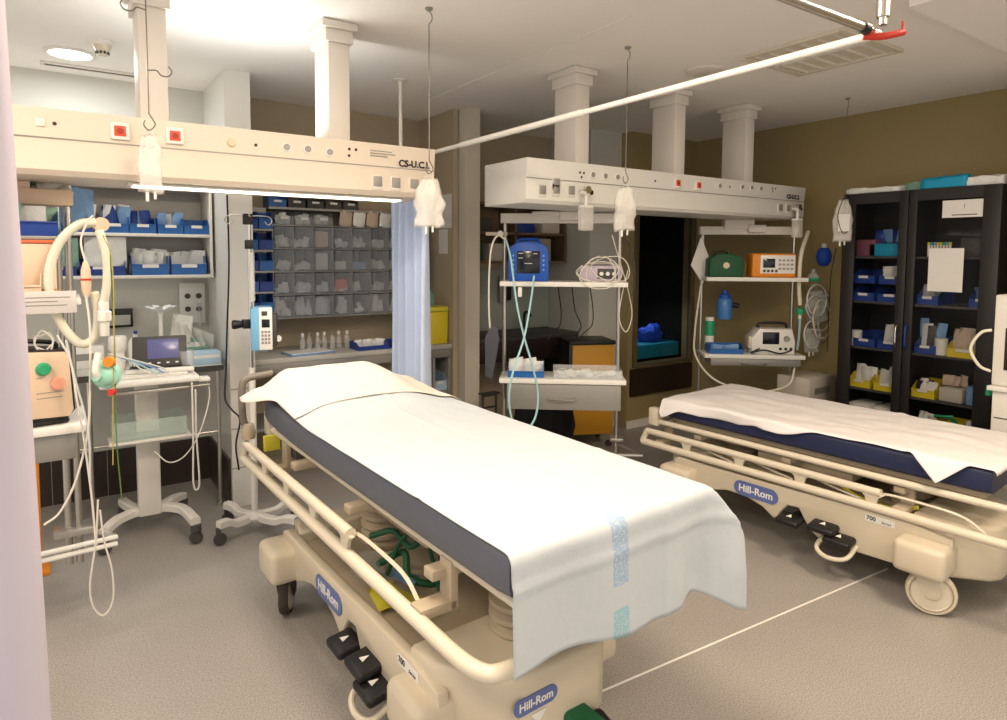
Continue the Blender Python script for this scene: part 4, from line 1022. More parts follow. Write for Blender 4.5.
sheet('bed_sheet', B1, RZ1, D1, .735, 1.86, lambda s: .282+.010*math.sin(s*14)+.035*sm(-.3, .0, s)+.06*sm(.3, .45, s), .20, lambda y: .002, .02, 'sheet1',
      'pale blue disposable sheet draped over the near stretcher, hanging at the foot', 2, lambda x, y: top1(x, y)+fold(x, y, 0, .42, 1, .05, .012, .003)+fold(x, y, .05, 0, 0, 1, .008, .003), flare=.62)
cs_ = sheet('pillow_sheet', B1, RZ1, D1, .735, 1.86, 0, .03, lambda y: .004+.055*sm(1.60, 1.86, y), .05, 'sheet3', 'cream sheet laid over the raised head end of the near stretcher', 9,
      lambda x, y: top1(x, y)+.007+.004*noise.noise(Vector((x*8, y*8, 2))), flare=1.6, ycut=1.40)
def left2(y):
    tri = lambda c, w_, h_: max(0, 1-abs(y-c)/w_)*h_
    return .012 + tri(.19, .11, .10) + .05*sm(.72, .95, y)*(1-sm(1.0, 1.2, y)) + .055*sm(1.05, 1.2, y) + .05*sm(1.55, 1.69, y)
def top2(x, y):
    return .008*sm(1.1, 1.5, y)*(1-sm(.25, .40, abs(x)))*(1-.8*sm(1.45, 1.69, y)) + .013*abs(noise.noise(Vector((x*6, y*3.5, 4)))) + fold(x, y, .1, .5, 1, .4, .02, .006)
sheet('bed_sheet', B2, RZ2, D2, .735, 1.69, .03, .10, left2, .02, 'sheet2', 'white crumpled sheet lying on the navy mattress of the right stretcher', 6, top2, flare=.12)

# ------------------------------------------------------------------ white tablet cart
t = thing('equipment_cart', 'white wheeled cart with tablet screen before the left shelves', 'cart', (.37, 4.10, 0))
obj('column', MB().bb(-.062, .05, -.06, .03, .12, .90, bev=.008), 'white', t)
def cart_leg(pts, w=.05, z=.14):
    b = MB(); P = spline([Vector(p) for p in pts], 5)
    vs = []; fs = []
    for i, p in enumerate(P):
        d_ = (P[min(i+1, len(P)-1)]-P[max(i-1, 0)]).normalized(); n_ = Vector((-d_.y, d_.x, 0)).normalized()
        for (a, c) in ((-1, -.02), (1, -.02), (1, .012), (.7, .02), (-.7, .02), (-1, .012)): vs.append(p+n_*a*w/2+Vector((0, 0, c)))
    k = 6
    for i in range(len(P)-1):
        for j in range(k): j2 = (j+1) % k; fs.append((i*k+j, i*k+j2, (i+1)*k+j2, (i+1)*k+j))
    fs.append(tuple(range(k))[::-1]); fs.append(tuple((len(P)-1)*k+j for j in range(k)))
    return b.add(vs, fs)
obj('base', MB().bb(-.10, .09, -.05, .04, .12, .165, bev=.012), 'white', t)
lp = [((-.08, -.02, .145), (-.17, -.08, .14), (-.235, -.17, .125)), ((.07, -.02, .145), (.15, -.12, .145), (.19, -.29, .125)), ((-.07, .02, .145), (-.10, .12, .14), (-.12, .27, .12)), ((.07, .02, .145), (.14, .10, .14), (.19, .18, .12))]
for q in lp:
    l_ = obj('leg', cart_leg(q), 'white', t)
    e = q[-1]
    obj('caster', MB().lathe([(.026, .105), (.028, .07), (.022, .065), (0, .065)], (e[0], e[1], 0), 16).lathe([(0, -.02), (.03, -.02), (.034, -.01), (.034, .01), (.03, .02), (0, .02)], (e[0], e[1], .034), 20, 'y'), 'dgrey', l_)
obj('table_top', MB().bb(-.24, .23, -.30, .16, .90, .932, bev=.012), 'whitegloss', t)
obj('table_lip', MB().bb(-.20, .18, -.24, .10, .932, .948, bev=.006), 'white', t)
obj('under_bar', MB().bb(-.20, .28, -.29, -.26, .862, .878, bev=.003), 'steel', t)
obj('side_clip', MB().bb(.23, .29, -.24, -.16, .885, .905, bev=.004), 'whitegloss', t)
bk = MB(); bk.bb(-.18, .17, -.21, .02, .60, .606, bev=.001); 
for a in ((-.18, -.175, -.21, .02), (.165, .17, -.21, .02), (-.175, .165, -.21, -.205), (-.175, .165, .015, .02)): bk.bb(a[0], a[1], a[2], a[3], .606, .70)
obj('basket', bk, mat('green_clear', (200, 220, 210), .2, alpha=.32), t)
obj('shelf', MB().bb(-.20, .19, -.23, -.063, .585, .598, bev=.003), 'white', t)
t = thing('tablet_monitor', 'tablet screen in a dark tilted frame on the white cart', 'monitor', (.43, 4.02, .949), R(-8))
Tt = Matrix.Translation((0, 0, .012)) @ Matrix.Rotation(R(-18), 4, 'X')
a = MB(); a.bb(-.135, .135, -.012, .012, 0, .175, bev=.008); a.xf(Tt); obj('housing', a, 'dgrey', t)
a = MB(); a.bb(-.06, .095, -.0145, -.011, .045, .155, bev=.002); a.xf(Tt); obj('screen', a, 'screenp', t)
a = MB(); 
for k in range(4): a.box((-.05+k*.045, -.0135, .022), (.015, .003, .008))
a.xf(Tt); obj('button_row', a, 'whitegloss', t)
obj('foot', MB().bb(-.15, .15, -.09, .06, 0, .014, bev=.004), 'dgrey', t)
obj('wedge', MB().bb(-.16, .17, -.12, -.09, 0, .022, bev=.006), 'whitegloss', t)
for i in range(4):
    tag(obj('sensor_lead', MB().tube([V(.30+.02*i, 3.93, .99), V(.27-.03*i, 3.90, 1.04+.01*i), V(.32+.03*i, 3.88, .985), V(.37+.03*i, 3.84, .955)], .004, 6, 6), ['cable', 'tealhose', 'packetb', 'cable'][i]), 'thin lead lying bunched before the tablet screen', 'cable', 'leads before the tablet screen')
t = thing('tube_stand', 'white stacked cup dispenser left of the tablet screen', 'dispenser', (.235, 4.10, .949))
obj('body', MB().lathe([(0, 0), (.035, 0), (.038, .06), (.032, .10), (.045, .12), (.045, .18), (.038, .19), (0, .19)], n=22), 'whitegloss', t)
t = thing('drinking_cup', 'clear plastic measuring jug right of the tablet screen', 'cup', (.585-.02, 4.02, .9325))
obj('cup', MB().lathe([(0, 0), (.034, 0), (.04, .11), (.037, .11), (.031, .004), (0, .004)], n=22), 'clear', t)
ht = [(215, 375), (214, 400), (203, 425), (196, 440)]
tag(obj('hanging_line', MB().tube([V(.64, 3.90, .90), V(.655, 3.87, .80), V(.60, 3.84, .62), V(.52, 3.82, .50), V(.44, 3.83, .47), V(.38, 3.9, .52)], .0035, 6, 6), 'cable'), 'fine white line sagging from the right side of the white cart', 'tubing')
tag(obj('hanging_line', MB().tube([V(.555, 3.79, .90), V(.553, 3.78, .60), V(.548, 3.78, .36), V(.563, 3.78, .31), V(.578, 3.78, .36), V(.570, 3.79, .62), V(.572, 3.79, .86)], .005, 6, 6), 'cable'), 'white line hanging in a long narrow loop at the white cart', 'tubing')

# drip stand
t = thing('drip_stand', 'white based drip stand carrying the blue infusion pump', 'drip stand', (.865, 3.79, 0))
P_ = MB(); P_.cyl((0, 0, .09), (0, 0, .95), .0175, 16); obj('lower_tube', P_, 'white', t)
obj('upper_pole', MB().cyl((0, 0, .95), (0, 0, 1.80), .0105, 14), 'chrome', t)
obj('hub', MB().lathe([(0, .075), (.05, .075), (.055, .09), (.04, .115), (.02, .12), (0, .12)], n=20), 'white', t)
for ax, ay, dc in ((-.21, -.085, 0), (-.115, .195, 0), (.165, -.255, 0), (.24, .035, 0)):
    l_ = obj('leg', cart_leg([(0, 0, .095), (ax*.5, ay*.5, .09), (ax*.75, ay*.75, .115), (ax, ay, .118)], .045), 'white', t)
    obj('caster', MB().bb(ax-.012, ax+.012, ay-.015, ay+.015, .06, .1, bev=.003).lathe([(.018, -.01), (.033, -.01), (.035, 0), (.033, .01), (.018, .01)], (ax+.008, ay, .0352), 20, 'y'), 'dgrey', l_)
    obj('wheel_disc', MB().lathe([(0, -.009), (.02, -.009), (.02, .009), (0, .009)], (ax+.008, ay, .0352), 20, 'y'), 'grey', l_)
for s, zz in ((-1, 1.80), (1, 1.80)):
    hk = MB(); hk.tube([(0, 0, 1.80), (s*.05, 0, 1.805), (s*.11, 0, 1.80), (s*.125, 0, 1.775), (s*.105, 0, 1.755), (s*.085, 0, 1.775)], .003, 6, 5); hk.tube([(0, 0, 1.795), (0, s*.06, 1.80), (s*.02, s*.10, 1.795), (s*.02, s*.10, 1.82)], .003, 6, 5)
    obj('hook', hk, 'chrome', t)
obj('pole_clamp', MB().bb(-.03, .018, -.02, .02, 1.755, 1.815, bev=.004), 'black', t)
obj('pole_clamp', MB().bb(-.022, .018, -.018, .018, 1.62, 1.67, bev=.004), 'black', t)
obj('clamp_knob', MB().bb(-.045, .02, -.022, .022, 1.175, 1.225, bev=.004).lathe([(0, -.10), (.024, -.098), (.026, -.085), (.02, -.05), (.008, -.045), (.008, -.02)], (0, 0, 1.20), 16, 'x'), 'black', t)
t = thing('infusion_pump', 'light blue infusion pump with white keypad clamped to the drip stand', 'infusion pump', (.865, 3.79, 1.06), R(-20))
obj('housing', MB().bb(.012, .105, -.115, .09, 0, .235, bev=.01), 'pump', t)
obj('front_panel', MB().bb(.055, .125, -.118, -.098, .005, .24, bev=.006), 'whitegloss', t)
obj('screen', MB().bb(.07, .112, -.121, -.116, .13, .175, bev=.002), 'screen', t)
obj('display', MB().bb(.07, .10, -.121, -.116, .195, .22, bev=.002), 'dgrey', t)
for i in range(3):
    for j in range(4): obj('key', MB().bb(.068+.017*i, .08+.017*i, -.121, -.116, .04+.02*j, .053+.02*j, bev=.001), 'grey', t)
obj('ring', MB().lathe([(.014, -.004), (.018, -.004), (.018, .004), (.014, .004)], (.15, -.06, .06), 16, 'y'), 'whitegloss', t)
obj('side_hinge', MB().bb(.106, .145, -.095, .0, .02, .20, bev=.006), 'dgrey', t)
tag(obj('coiled_cord', MB().tube([V(.872+.012*math.cos(k*1.3), 3.765+.012*math.sin(k*1.3), 1.60-.0022*k) for k in range(125)], .0028, 5, 2), 'whitegloss'), 'white spiral cord hanging along the drip stand above the pump', 'cord')
tag(obj('power_cable', MB().tube([at(227, 195, y=3.9), at(229, 260, y=3.9), at(227, 330, y=3.88), at(226, 370, y=3.86), at(225, 398, y=3.84), at(232, 410, y=3.8), at(240, 420, y=3.75), at(236, 445, y=3.75), at(239, 470, y=3.74)], .005, 8, 8), 'black'), 'thin black cable running down the white tiled partition', 'cable')

# ------------------------------------------------------------------ left nook: shelves, bins, counter
t = thing('wall_shelf_unit', 'white open wall shelf unit full of blue bins behind the left boom', 'shelf', (.16, 4.885, 0))
for z in (1.455, 1.715, 2.02): obj('shelf_board', MB().bb(-.70, .64, -.30, -.005, z-.02, z, bev=.002), 'white', t)
for x in (.642, -.72): obj('side_panel', MB().bb(x, x+.016, -.30, -.005, 1.435, 2.02, bev=.002), 'white', t)
obj('back_panel', MB().bb(-.70, .64, -.006, -.002, 1.455, 2.0), 'grey', t)
def row(xs, y, z, w, d, h, mt, words, grp, rz=0):
    for i, x in enumerate(xs):
        bin_(w, d, h, mt, words[i] if isinstance(words, (list, tuple)) else words, (x, y, z), rz, group=grp)
nA = ['blue bin holding upright blue packets on the upper nook shelf, leftmost visible', 'blue bin on the upper nook shelf, left of the hanging empty bag', 'blue bin on the upper nook shelf, behind the hanging empty bag', 'nearly empty blue bin at the right end of the upper nook shelf']
row((.27, .42, .575, .725), 4.69, 1.7155, .145, .19, .10, 'binblue', nA, 'bins on the upper nook shelf')
row((.055,), 4.69, 1.7155, .20, .19, .10, 'binblued', ['wide blue bin on the upper nook shelf behind the hose loop'], 'bins on the upper nook shelf')
row((-.15,), 4.69, 1.7155, .18, .19, .10, 'binblued', ['blue bin on the upper nook shelf beside the curtain'], 'bins on the upper nook shelf')
row((.455, .675), 4.69, 1.4555, .205, .20, .12, 'binblue', ['blue bin of white packets, middle of the lower nook shelf', 'blue bin of flat white packets, right end of the lower nook shelf'], 'bins on the lower nook shelf')
row((.20, -.05), 4.69, 1.4555, .235, .20, .10, 'binblued', ['blue bin below the folded white sheet on the lower nook shelf', 'blue bin on the lower nook shelf beside the curtain'], 'bins on the lower nook shelf')
packets((.455, 4.68, 1.459), 0, .18, .12, .15, 8, 'white packet standing in the middle bin of the lower nook shelf', seed=31)
packets((.675, 4.70, 1.459), 0, .16, .12, .145, 5, 'white packet in the right bin of the lower nook shelf', seed=37)
packets((.27, 4.68, 1.719), 0, .12, .12, .17, 5, 'white and blue packet standing in the leftmost upper bin', mt=['packetb', 'packet', 'binblued', 'packet'], seed=41)
packets((.42, 4.68, 1.719), 0, .11, .12, .13, 3, 'dark blue packet in the bin left of the hanging bag', mt=['binblued', 'packetb'], seed=43)
packets((.575, 4.68, 1.719), 0, .11, .12, .13, 3, 'pale packet in the bin behind the hanging bag', mt=['packetb', 'packet'], seed=47)
packets((.055, 4.68, 1.719), 0, .16, .12, .16, 5, 'blue and white packet standing behind the hose loop', mt=['packetb', 'packet', 'packetg'], seed=49)
packets((-.15, 4.68, 1.719), 0, .14, .12, .15, 4, 'pale packet standing beside the curtain on the upper nook shelf', mt=['packetg', 'packet'], seed=53)
g = MB(); packet(g, (.22, 4.62, 1.50), .22, .19, (-.1, 0, .05), 71)
tag(obj('folded_sheet', g, 'packet'), 'folded white sheet standing in the lower nook bin', 'sheet')
g = MB(); packet(g, (-.02, 4.60, 1.50), .20, .18, (-.1, 0, .05), 72)
tag(obj('folded_sheet', g, 'packetg'), 'pale green folded pack standing in the lower nook bin', 'sheet')
t = thing('counter', 'grey counter in the left nook under the blue bins', 'counter', (.12, 4.58, 0))
obj('worktop', MB().bb(-.80, .69, -.30, .30, .868, .90, bev=.004), 'counter', t)
obj('edge_band', MB().bb(-.80, .69, -.304, -.3005, .866, .902), 'dgrey', t)
for x in (-.78, -.02, .66): obj('leg', MB().cyl((x, -.27, .03), (x, -.27, .867), .012, 10).cyl((x, -.27, 0), (x, -.27, .03), .02, 12), 'steel', t)
obj('lower_rail', MB().cyl((-.78, -.27, .48), (.66, -.27, .48), .007, 8), 'steel', t)
t = thing('glove_box', 'light blue and white glove box on the nook counter beside the partition', 'box', (.73, 4.42, .9005))
obj('carton', MB().bb(-.11, .08, -.07, .07, 0, .075, bev=.003), 'ltblue', t)
obj('label', MB().bb(-.10, .07, -.0712, -.0702, .04, .06), 'whitegloss', t)
t = thing('glove_box', 'small pale green box behind the light blue box on the nook counter', 'box', (.68, 4.62, .9005))
obj('carton', MB().bb(-.12, .10, -.07, .07, 0, .14, bev=.003), 'packetg', t)
obj('label', MB().bb(-.10, .07, -.0712, -.0702, .09, .12), 'whitegloss', t)
g = MB()
for k in range(6): packet(g, (.60+.03*k, 4.50+.01*k, 1.04-.01*k), .12, .17-.012*k, (-.35, .2-.1*k, .5*k), 80+k)
tag(obj('bag_of_tubing', g, 'bag'), 'white crumpled bag of tubing lying against the nook wall', 'bag').location = (0, .02, .0)
t = thing('tube_holder', 'tall white funnel stand with splayed paper top on the nook counter', 'stand', (.49, 4.48, .9005))
obj('tube', MB().lathe([(0, 0), (.03, 0), (.03, .006), (.014, .01), (.012, .30), (.02, .34), (0, .34)], n=18), 'whitegloss', t)
g = MB()
for k in range(7):
    a = 2*PI*k/7; g.prism([(-.015, 0), (.015, 0), (.03, .055), (-.02, .06)], -.001, .001, 'xy') if False else packet(g, (.02*math.cos(a), .02*math.sin(a), .335), .04, .075, (-1.15, 0, a-PI/2), k)
obj('paper_top', g, 'packet', t)
t = thing('wall_screen', 'small black framed unit standing at the back of the nook', 'monitor', (.27, 4.86, 1.17))
obj('frame', MB().bb(-.10, .10, -.012, .02, -.06, .06, bev=.004), 'black', t)
obj('display', MB().bb(-.085, .085, -.0145, -.0125, -.045, .02), 'counter', t)
t = thing('gas_outlet_panel', 'white gas outlet panel on the nook wall beside the partition', 'wall panel', (.74, 4.885, 1.25))
obj('plate', MB().bb(-.09, .07, -.018, 0, -.14, .14, bev=.003), 'whitegloss', t)
for k in range(2):
    for j in range(2): obj('outlet', MB().lathe([(0, -.022), (.018, -.022), (.02, 0), (0, 0)], (-.04+.07*k, -.006, .05-.09*j), 14, 'y'), 'dgrey', t)
obj('flow_tube', MB().cyl((.03, -.03, -.16), (.03, -.03, .0), .012, 10), 'clear', t)
t = thing('squeeze_bottle', 'white pump bottle at the back of the nook counter', 'bottle', (.36, 4.60, .9005))
obj('bottle', MB().lathe([(0, 0), (.04, 0), (.042, .13), (.03, .16), (.012, .17), (.012, .19), (0, .19)], n=20), 'whitegloss', t)
obj('pump_head', MB().box((0, -.01, .20), (.02, .05, .018), bev=.004), 'binblued', t)
t = thing('storage_box', 'white box with small dark text at the back of the nook counter', 'box', (.10, 4.62, .9005))
obj('carton', MB().bb(-.09, .09, -.06, .06, 0, .13, bev=.003), 'whitegloss', t)
obj('label', MB().bb(-.06, .06, -.0612, -.0602, .05, .09), 'grey', t)
for k, (x, z, w_, h_, m_, lb) in enumerate(((-.15, 1.857, .14, .07, 'packetg', 'crumpled green and white pack lying on the top bar of the left rack'), (-.04, 1.857, .12, .06, 'packet', 'crumpled white pack at the right end of the left rack top bar'), (.055, 1.72, .10, .16, 'packetb', 'blue and white soft pack tucked behind the left rack post'))):
    g = MB()
    for q in range(3 if k < 2 else 2): packet(g, (.02*q, .012*q, 0), w_, h_, (-.6 if k < 2 else -.1, .25*q-.2, .3*q), 150+k*3+q)
    tag(obj('soft_pack', g, m_), lb, 'pack').location = (x, 3.32 if k < 2 else 3.44, z)
# a yellow waste lid under the left rack shelf
t = thing('yellow_stand', 'slim yellow stand behind the left rack near the curtain', 'stand', (-.16, 3.9, 0))
obj('post', MB().bb(-.02, .03, -.02, .02, .0, .86, bev=.004), 'orange', t)
obj('foot', MB().bb(-.10, .06, -.08, .08, 0, .02, bev=.004), 'orange', t)

# ------------------------------------------------------------------ middle alcove: drawer wall
cw, rh = .143, .163
rnd = random.Random(12)
def tilt_unit(x0, ncol, nrow, z0, label, y=4.60, depth=.22):
    t = thing('drawer_unit', label, 'drawer unit', (x0, y, z0))
    W_, H_ = ncol*cw, nrow*rh
    f = MB()
    for i in range(ncol+1): f.bb(i*cw-.003, i*cw+.003, 0, depth, 0, H_)
    for j in range(nrow+1): f.bb(-.003, W_+.003, 0, depth, j*rh-.004, j*rh+.004)
    obj('frame', f, 'grey', t)
    obj('back_panel', MB().bb(-.003, W_+.003, depth, depth+.004, 0, H_), 'dgrey', t)
    for j in range(nrow):
        for i in range(ncol):
            d = MB(); x = i*cw+.006; z = j*rh+.006; w = cw-.012; h = rh-.016
            d.prism([(-.022, z+h), (-.019, z+h), (.004, z+.003), (depth*.7, z+.003), (depth*.7, z), (.0, z)], x, x+w, 'yz')
            d.bb(x, x+w, -.026, -.019, z+h-.012, z+h-.004)
            d.prism([(-.019, z+h), (.004, z), (depth*.7, z), (depth*.7, z+h*.8)], x, x+.0015, 'yz')
            d.prism([(-.019, z+h), (.004, z), (depth*.7, z), (depth*.7, z+h*.8)], x+w-.0015, x+w, 'yz')
            obj('drawer', d, 'drawer', t)
    return t
tilt_unit(1.205, 5, 4, 1.14, 'smoky clear tip-out drawer unit on the alcove wall, left of the pale curtain')
tilt_unit(1.925, 3, 4, 1.14, 'smoky clear tip-out drawer unit on the alcove wall, behind the pale curtain')
g = MB(); g2 = MB(); rnd = random.Random(5)
for j in range(4):
    for i in range(8):
        x0 = 1.205+i*cw+(.005 if i > 4 else 0); z0 = 1.14+j*rh+.012; q = rnd.random()
        if (i, j) in ((2, 3), (2, 2), (3, 2), (4, 2)): continue
        for k in range(7 if q > .25 else 3):
            packet(g, (x0+.03+rnd.random()*.085, 4.645+rnd.random()*.03, z0+.003), .035+rnd.random()*.03, .03+rnd.random()*.09*(1.2 if j == 0 else .6), (rnd.uniform(-.5, .1), rnd.uniform(-.4, .4), rnd.uniform(-.7, .7)), k+i*7+j)
tag(obj('small_supplies', g, 'packet'), 'small white wrapped supplies filling the clear tip-out drawers', 'supplies', kind='stuff')
for (i, j, w, h, mt_, lb) in ((2, 3, .10, .115, 'peach', 'orange cardboard box in the top row of the clear drawers'), (2, 2, .09, .12, 'paper', 'tall white box in the second row of the clear drawers'), (3, 2, .085, .06, 'paper', 'low white box in the second row of the clear drawers'), (4, 2, .10, .06, 'packetb', 'blue box with white caps in the second row of the clear drawers'), (3, 1, .09, .09, 'salmon', 'reddish box in the third row of the clear drawers')):
    tag(obj('supply_box', MB().bb(-w/2, w/2, 0, .07, 0, h, bev=.002), mt_), lb, 'box').location = (1.205+cw*(i+.5), 4.645, 1.14+j*rh+.012)
# tilted top rows
for i in range(5):
    bin_(.12, .16, .085, 'dgrey' if i else 'binblue', ['small green-lidded blue bin on top of the clear drawers at their left end', 'small grey bin on top of the clear drawers, next to the blue one', 'small grey bin on top of the clear drawers, third from the left', 'small grey bin on top of the clear drawers, fourth from the left', 'small grey bin on top of the clear drawers, behind the beige packs'][i], (1.27+.135*i, 4.78, 1.925), cat='storage bin', group='bins on top of the drawers')
tag(obj('shelf_strip', MB().bb(1.20, 2.36, 4.66, 4.86, 1.905, 1.922, bev=.002), 'grey'), 'grey shelf strip above the clear drawers', 'shelf')
for i in range(3):
    bin_(.13, .16, .10, 'drawer', ['clear bin standing on the drawer unit at its left end', 'clear bin standing on the drawer unit, second from the left', 'clear bin standing on the drawer unit, third from the left'][i], (1.30+.14*i, 4.72, 1.797), group='clear bins on the drawer unit')
    packets((1.30+.14*i, 4.70, 1.80), 0, .09, .08, .07, 3, 'white packet in a clear bin on the drawer unit', seed=90+i)
for i in range(6):
    g = MB(); packet(g, (0, 0, 0), .10, .125, (-.2, .22, .12), 100+i)
    tag(obj('beige_pack', g, 'beigepk' if i % 2 == 0 else 'packet'), 'beige flat pack leaning above the clear drawers', 'pack', 'beige packs leaning above the drawers').location = (1.74+.105*i, 4.64, 1.797)
# blue bin tower
for j in range(5):
    for i in range(2):
        bin_(.088, .16, .115, 'binblue' if (i+j) % 2 else 'binblued', f'blue bin of the narrow tower beside the drip stand, {["bottom", "second", "middle", "fourth", "topmost"][j]} row {"left" if i == 0 else "right"}', (1.035+.095*i, 4.56, 1.20+.14*j), group='blue bins of the narrow tower', card=False)
t = thing('bin_rack', 'grey rack holding the narrow tower of blue bins', 'rack', (1.082, 4.66, 1.19))
obj('back_panel', MB().bb(-.095, .095, 0, .012, -.2885, .72), 'grey', t)
for j in range(5): obj('ledge', MB().bb(-.093, .093, -.185, -.001, .14*j-.004, .14*j+.008), 'grey', t)
# alcove counter
t = thing('counter', 'long pale grey counter below the clear drawers', 'counter', (1.74, 4.62, 0))
obj('worktop', MB().bb(-.75, .745, -.27, .27, .865, .90, bev=.004), 'counter', t)
obj('apron', MB().bb(-.75, .745, -.262, -.24, .80, .864, bev=.003), 'grey', t)
for x in (-.74, .60, .735): obj('support_panel', MB().bb(x-.009, x+.009, -.25, .26, 0, .799, bev=.002), 'grey', t)
obj('lower_shelf', MB().bb(.61, .725, -.24, .26, .52, .535, bev=.002).bb(-.73, .59, -.2, .26, .40, .42, bev=.002), 'grey', t)
g = MB(); rnd = random.Random(6)
t = thing('sharps_bin', 'bright yellow sharps bin on the counter right of the pale curtain', 'sharps bin', (2.40, 4.50, .9005))
obj('body', MB().prism([(-.075, 0), (.075, 0), (.082, .25), (-.082, .25)], -.10, .10, 'xz', bev=.01), 'binyel', t)
obj('lid', MB().bb(-.084, .084, -.105, .105, .251, .29, bev=.012), 'yellow', t)
g = MB(); packet(g, (2.37, 4.44, 1.195), .08, .14, (-.4, .3, .5), 5)
tag(obj('wrapped_packet', g, 'packetg'), 'pale crumpled packet standing on the yellow sharps bin', 'packet')
t = bin_(.12, .2, .13, 'ltblue', 'pale blue basket on the low shelf under the yellow sharps bin', (2.405, 4.50, .536))
t = bin_(.24, .18, .055, 'binblued', 'blue tray with white swabs on the counter below the clear drawers', (1.92-.07, 4.46, .9005), card=False)
t = bin_(.16, .16, .05, 'binblued', 'smaller blue tray right of the swab tray', (2.07, 4.46, .9005), card=False)
packets((1.85, 4.46, .904), 0, .2, .1, .06, 4, 'white swab pack in the blue tray on the alcove counter', seed=66)
g = MB()
for k in range(4): packet(g, (2.18+.025*k, 4.44, .925+.01*k), .08, .07+.01*k, (-.4, .1*k, .6*k), 120+k)
tag(obj('pink_pack', g, 'pink'), 'bright pink crumpled pack on the counter beside the pale curtain', 'pack')
t = thing('clipboard', 'grey-blue flat folder on the alcove counter right of the infusion pump', 'folder', (1.40, 4.47, .9005), .15)
obj('cover', MB().bb(-.16, .16, -.09, .09, 0, .012, bev=.003), 'packetb', t)
obj('pages', MB().bb(-.15, .15, -.085, .085, .0122, .016), 'paper', t)
for i in range(7):
    t = thing('small_bottle', ['white capped small bottle on the alcove counter beside the blue tray'][0], 'bottle', (1.40+.055*i, 4.60+.02*(i % 2), .9005), 0, 'small bottles on the alcove counter')
    obj('glass', MB().lathe([(0, 0), (.02, 0), (.021, .07), (.01, .09), (.009, .10), (0, .10)], n=14), 'clear', t)
    obj('cap', MB().lathe([(.011, .10), (.012, .125), (0, .126)], n=12), ['whitegloss', 'grey', 'whitegloss'][i % 3], t)
# papers on alcove side wall
tag(obj('notice_paper', MB().bb(2.484, 2.4865, 4.36, 4.60, 1.80, 2.06), 'paper'), 'upper white notice pinned on the side wall right of the pale curtain', 'notice')
tag(obj('notice_paper', MB().bb(2.484, 2.4865, 4.42, 4.56, 1.60, 1.79), 'paper'), 'lower small white notice pinned right of the pale curtain', 'notice')

# ------------------------------------------------------------------ right alcove behind the middle rack
t = thing('counter', 'dark grey counter behind the middle rack', 'counter', (3.28, 4.66, 0))
obj('worktop', MB().bb(-.56, .56, -.24, .23, .87, .905, bev=.004), 'dgrey', t)
obj('drawer_front', MB().bb(-.56, .56, -.235, -.215, .70, .869, bev=.003), 'woodd', t)
for x in (-.55, .55): obj('support_panel', MB().bb(x-.01, x+.01, -.22, .23, 0, .699), 'dgrey', t)
struct('trim_8', MB().bb(2.70, 3.86, 4.885, 4.899, .91, 1.46), mat('splash_green', (150, 158, 148), .5))
t = thing('wall_cabinet', 'brown open wall cabinet behind the middle rack', 'cabinet', (3.28, 4.76, 1.52))
obj('body', MB().bb(-.57, .57, -.14, .13, 0, .02).bb(-.57, .57, -.14, .13, .25, .27).bb(-.57, .57, -.14, .13, .5, .52).bb(-.57, -.55, -.14, .13, .02, .5).bb(.55, .57, -.14, .13, .02, .5).bb(-.01, .01, -.14, .13, .02, .5).bb(-.55, .55, .12, .13, .02, .5), mat('brown_board', (110, 92, 70), .6), t)
for i, (x, z, w, h, m_, lb) in enumerate(((-.42, .0205, .2, .18, 'dkgreen', 'dark green box in the brown wall cabinet, lower left'), (-.16, .0205, .18, .15, 'card', 'cream box in the brown wall cabinet, beside the green one'), (.13, .2705, .20, .16, 'binblued', 'dark blue box on the upper shelf of the brown wall cabinet'), (.42, .2705, .2, .2, 'card', 'tall cream box on the upper shelf of the brown wall cabinet'), (.3, .0205, .24, .2, 'olive2', 'taupe box in the brown wall cabinet, lower right'), (-.35, .2705, .24, .12, 'dgrey', 'dark box on the upper shelf of the brown wall cabinet'))):
    tag(obj('storage_box', MB().bb(-w/2, w/2, -.09, .09, 0, h, bev=.003), m_), lb, 'box').location = (3.28+x, 4.75, 1.52+z)
t = thing('wall_socket', 'white box on the splash wall behind the middle rack, at the left', 'box', (2.88, 4.80, .9055))
obj('body', MB().bb(-.05, .05, -.04, .04, 0, .13, bev=.004), 'whitegloss', t); obj('plate', MB().bb(-.03, .03, -.043, -.0405, .05, .10), 'grey', t)
t = thing('wall_phone', 'dark handset unit on the splash wall behind the middle rack', 'handset', (3.30, 4.875, 1.28))
obj('body', MB().bb(-.04, .04, -.04, .0, -.12, .12, bev=.006), 'grey', t); obj('handset', MB().bb(.0, .07, -.07, -.041, -.10, .05, bev=.012), 'black', t)
tag(obj('basin_tap', MB().tube([V(3.45, 4.72, .906), V(3.45, 4.72, 1.05), V(3.45, 4.68, 1.08), V(3.45, 4.62, 1.05)], .012, 10, 5), 'black'), 'black bottle-like tap on the counter behind the middle rack', 'tap')
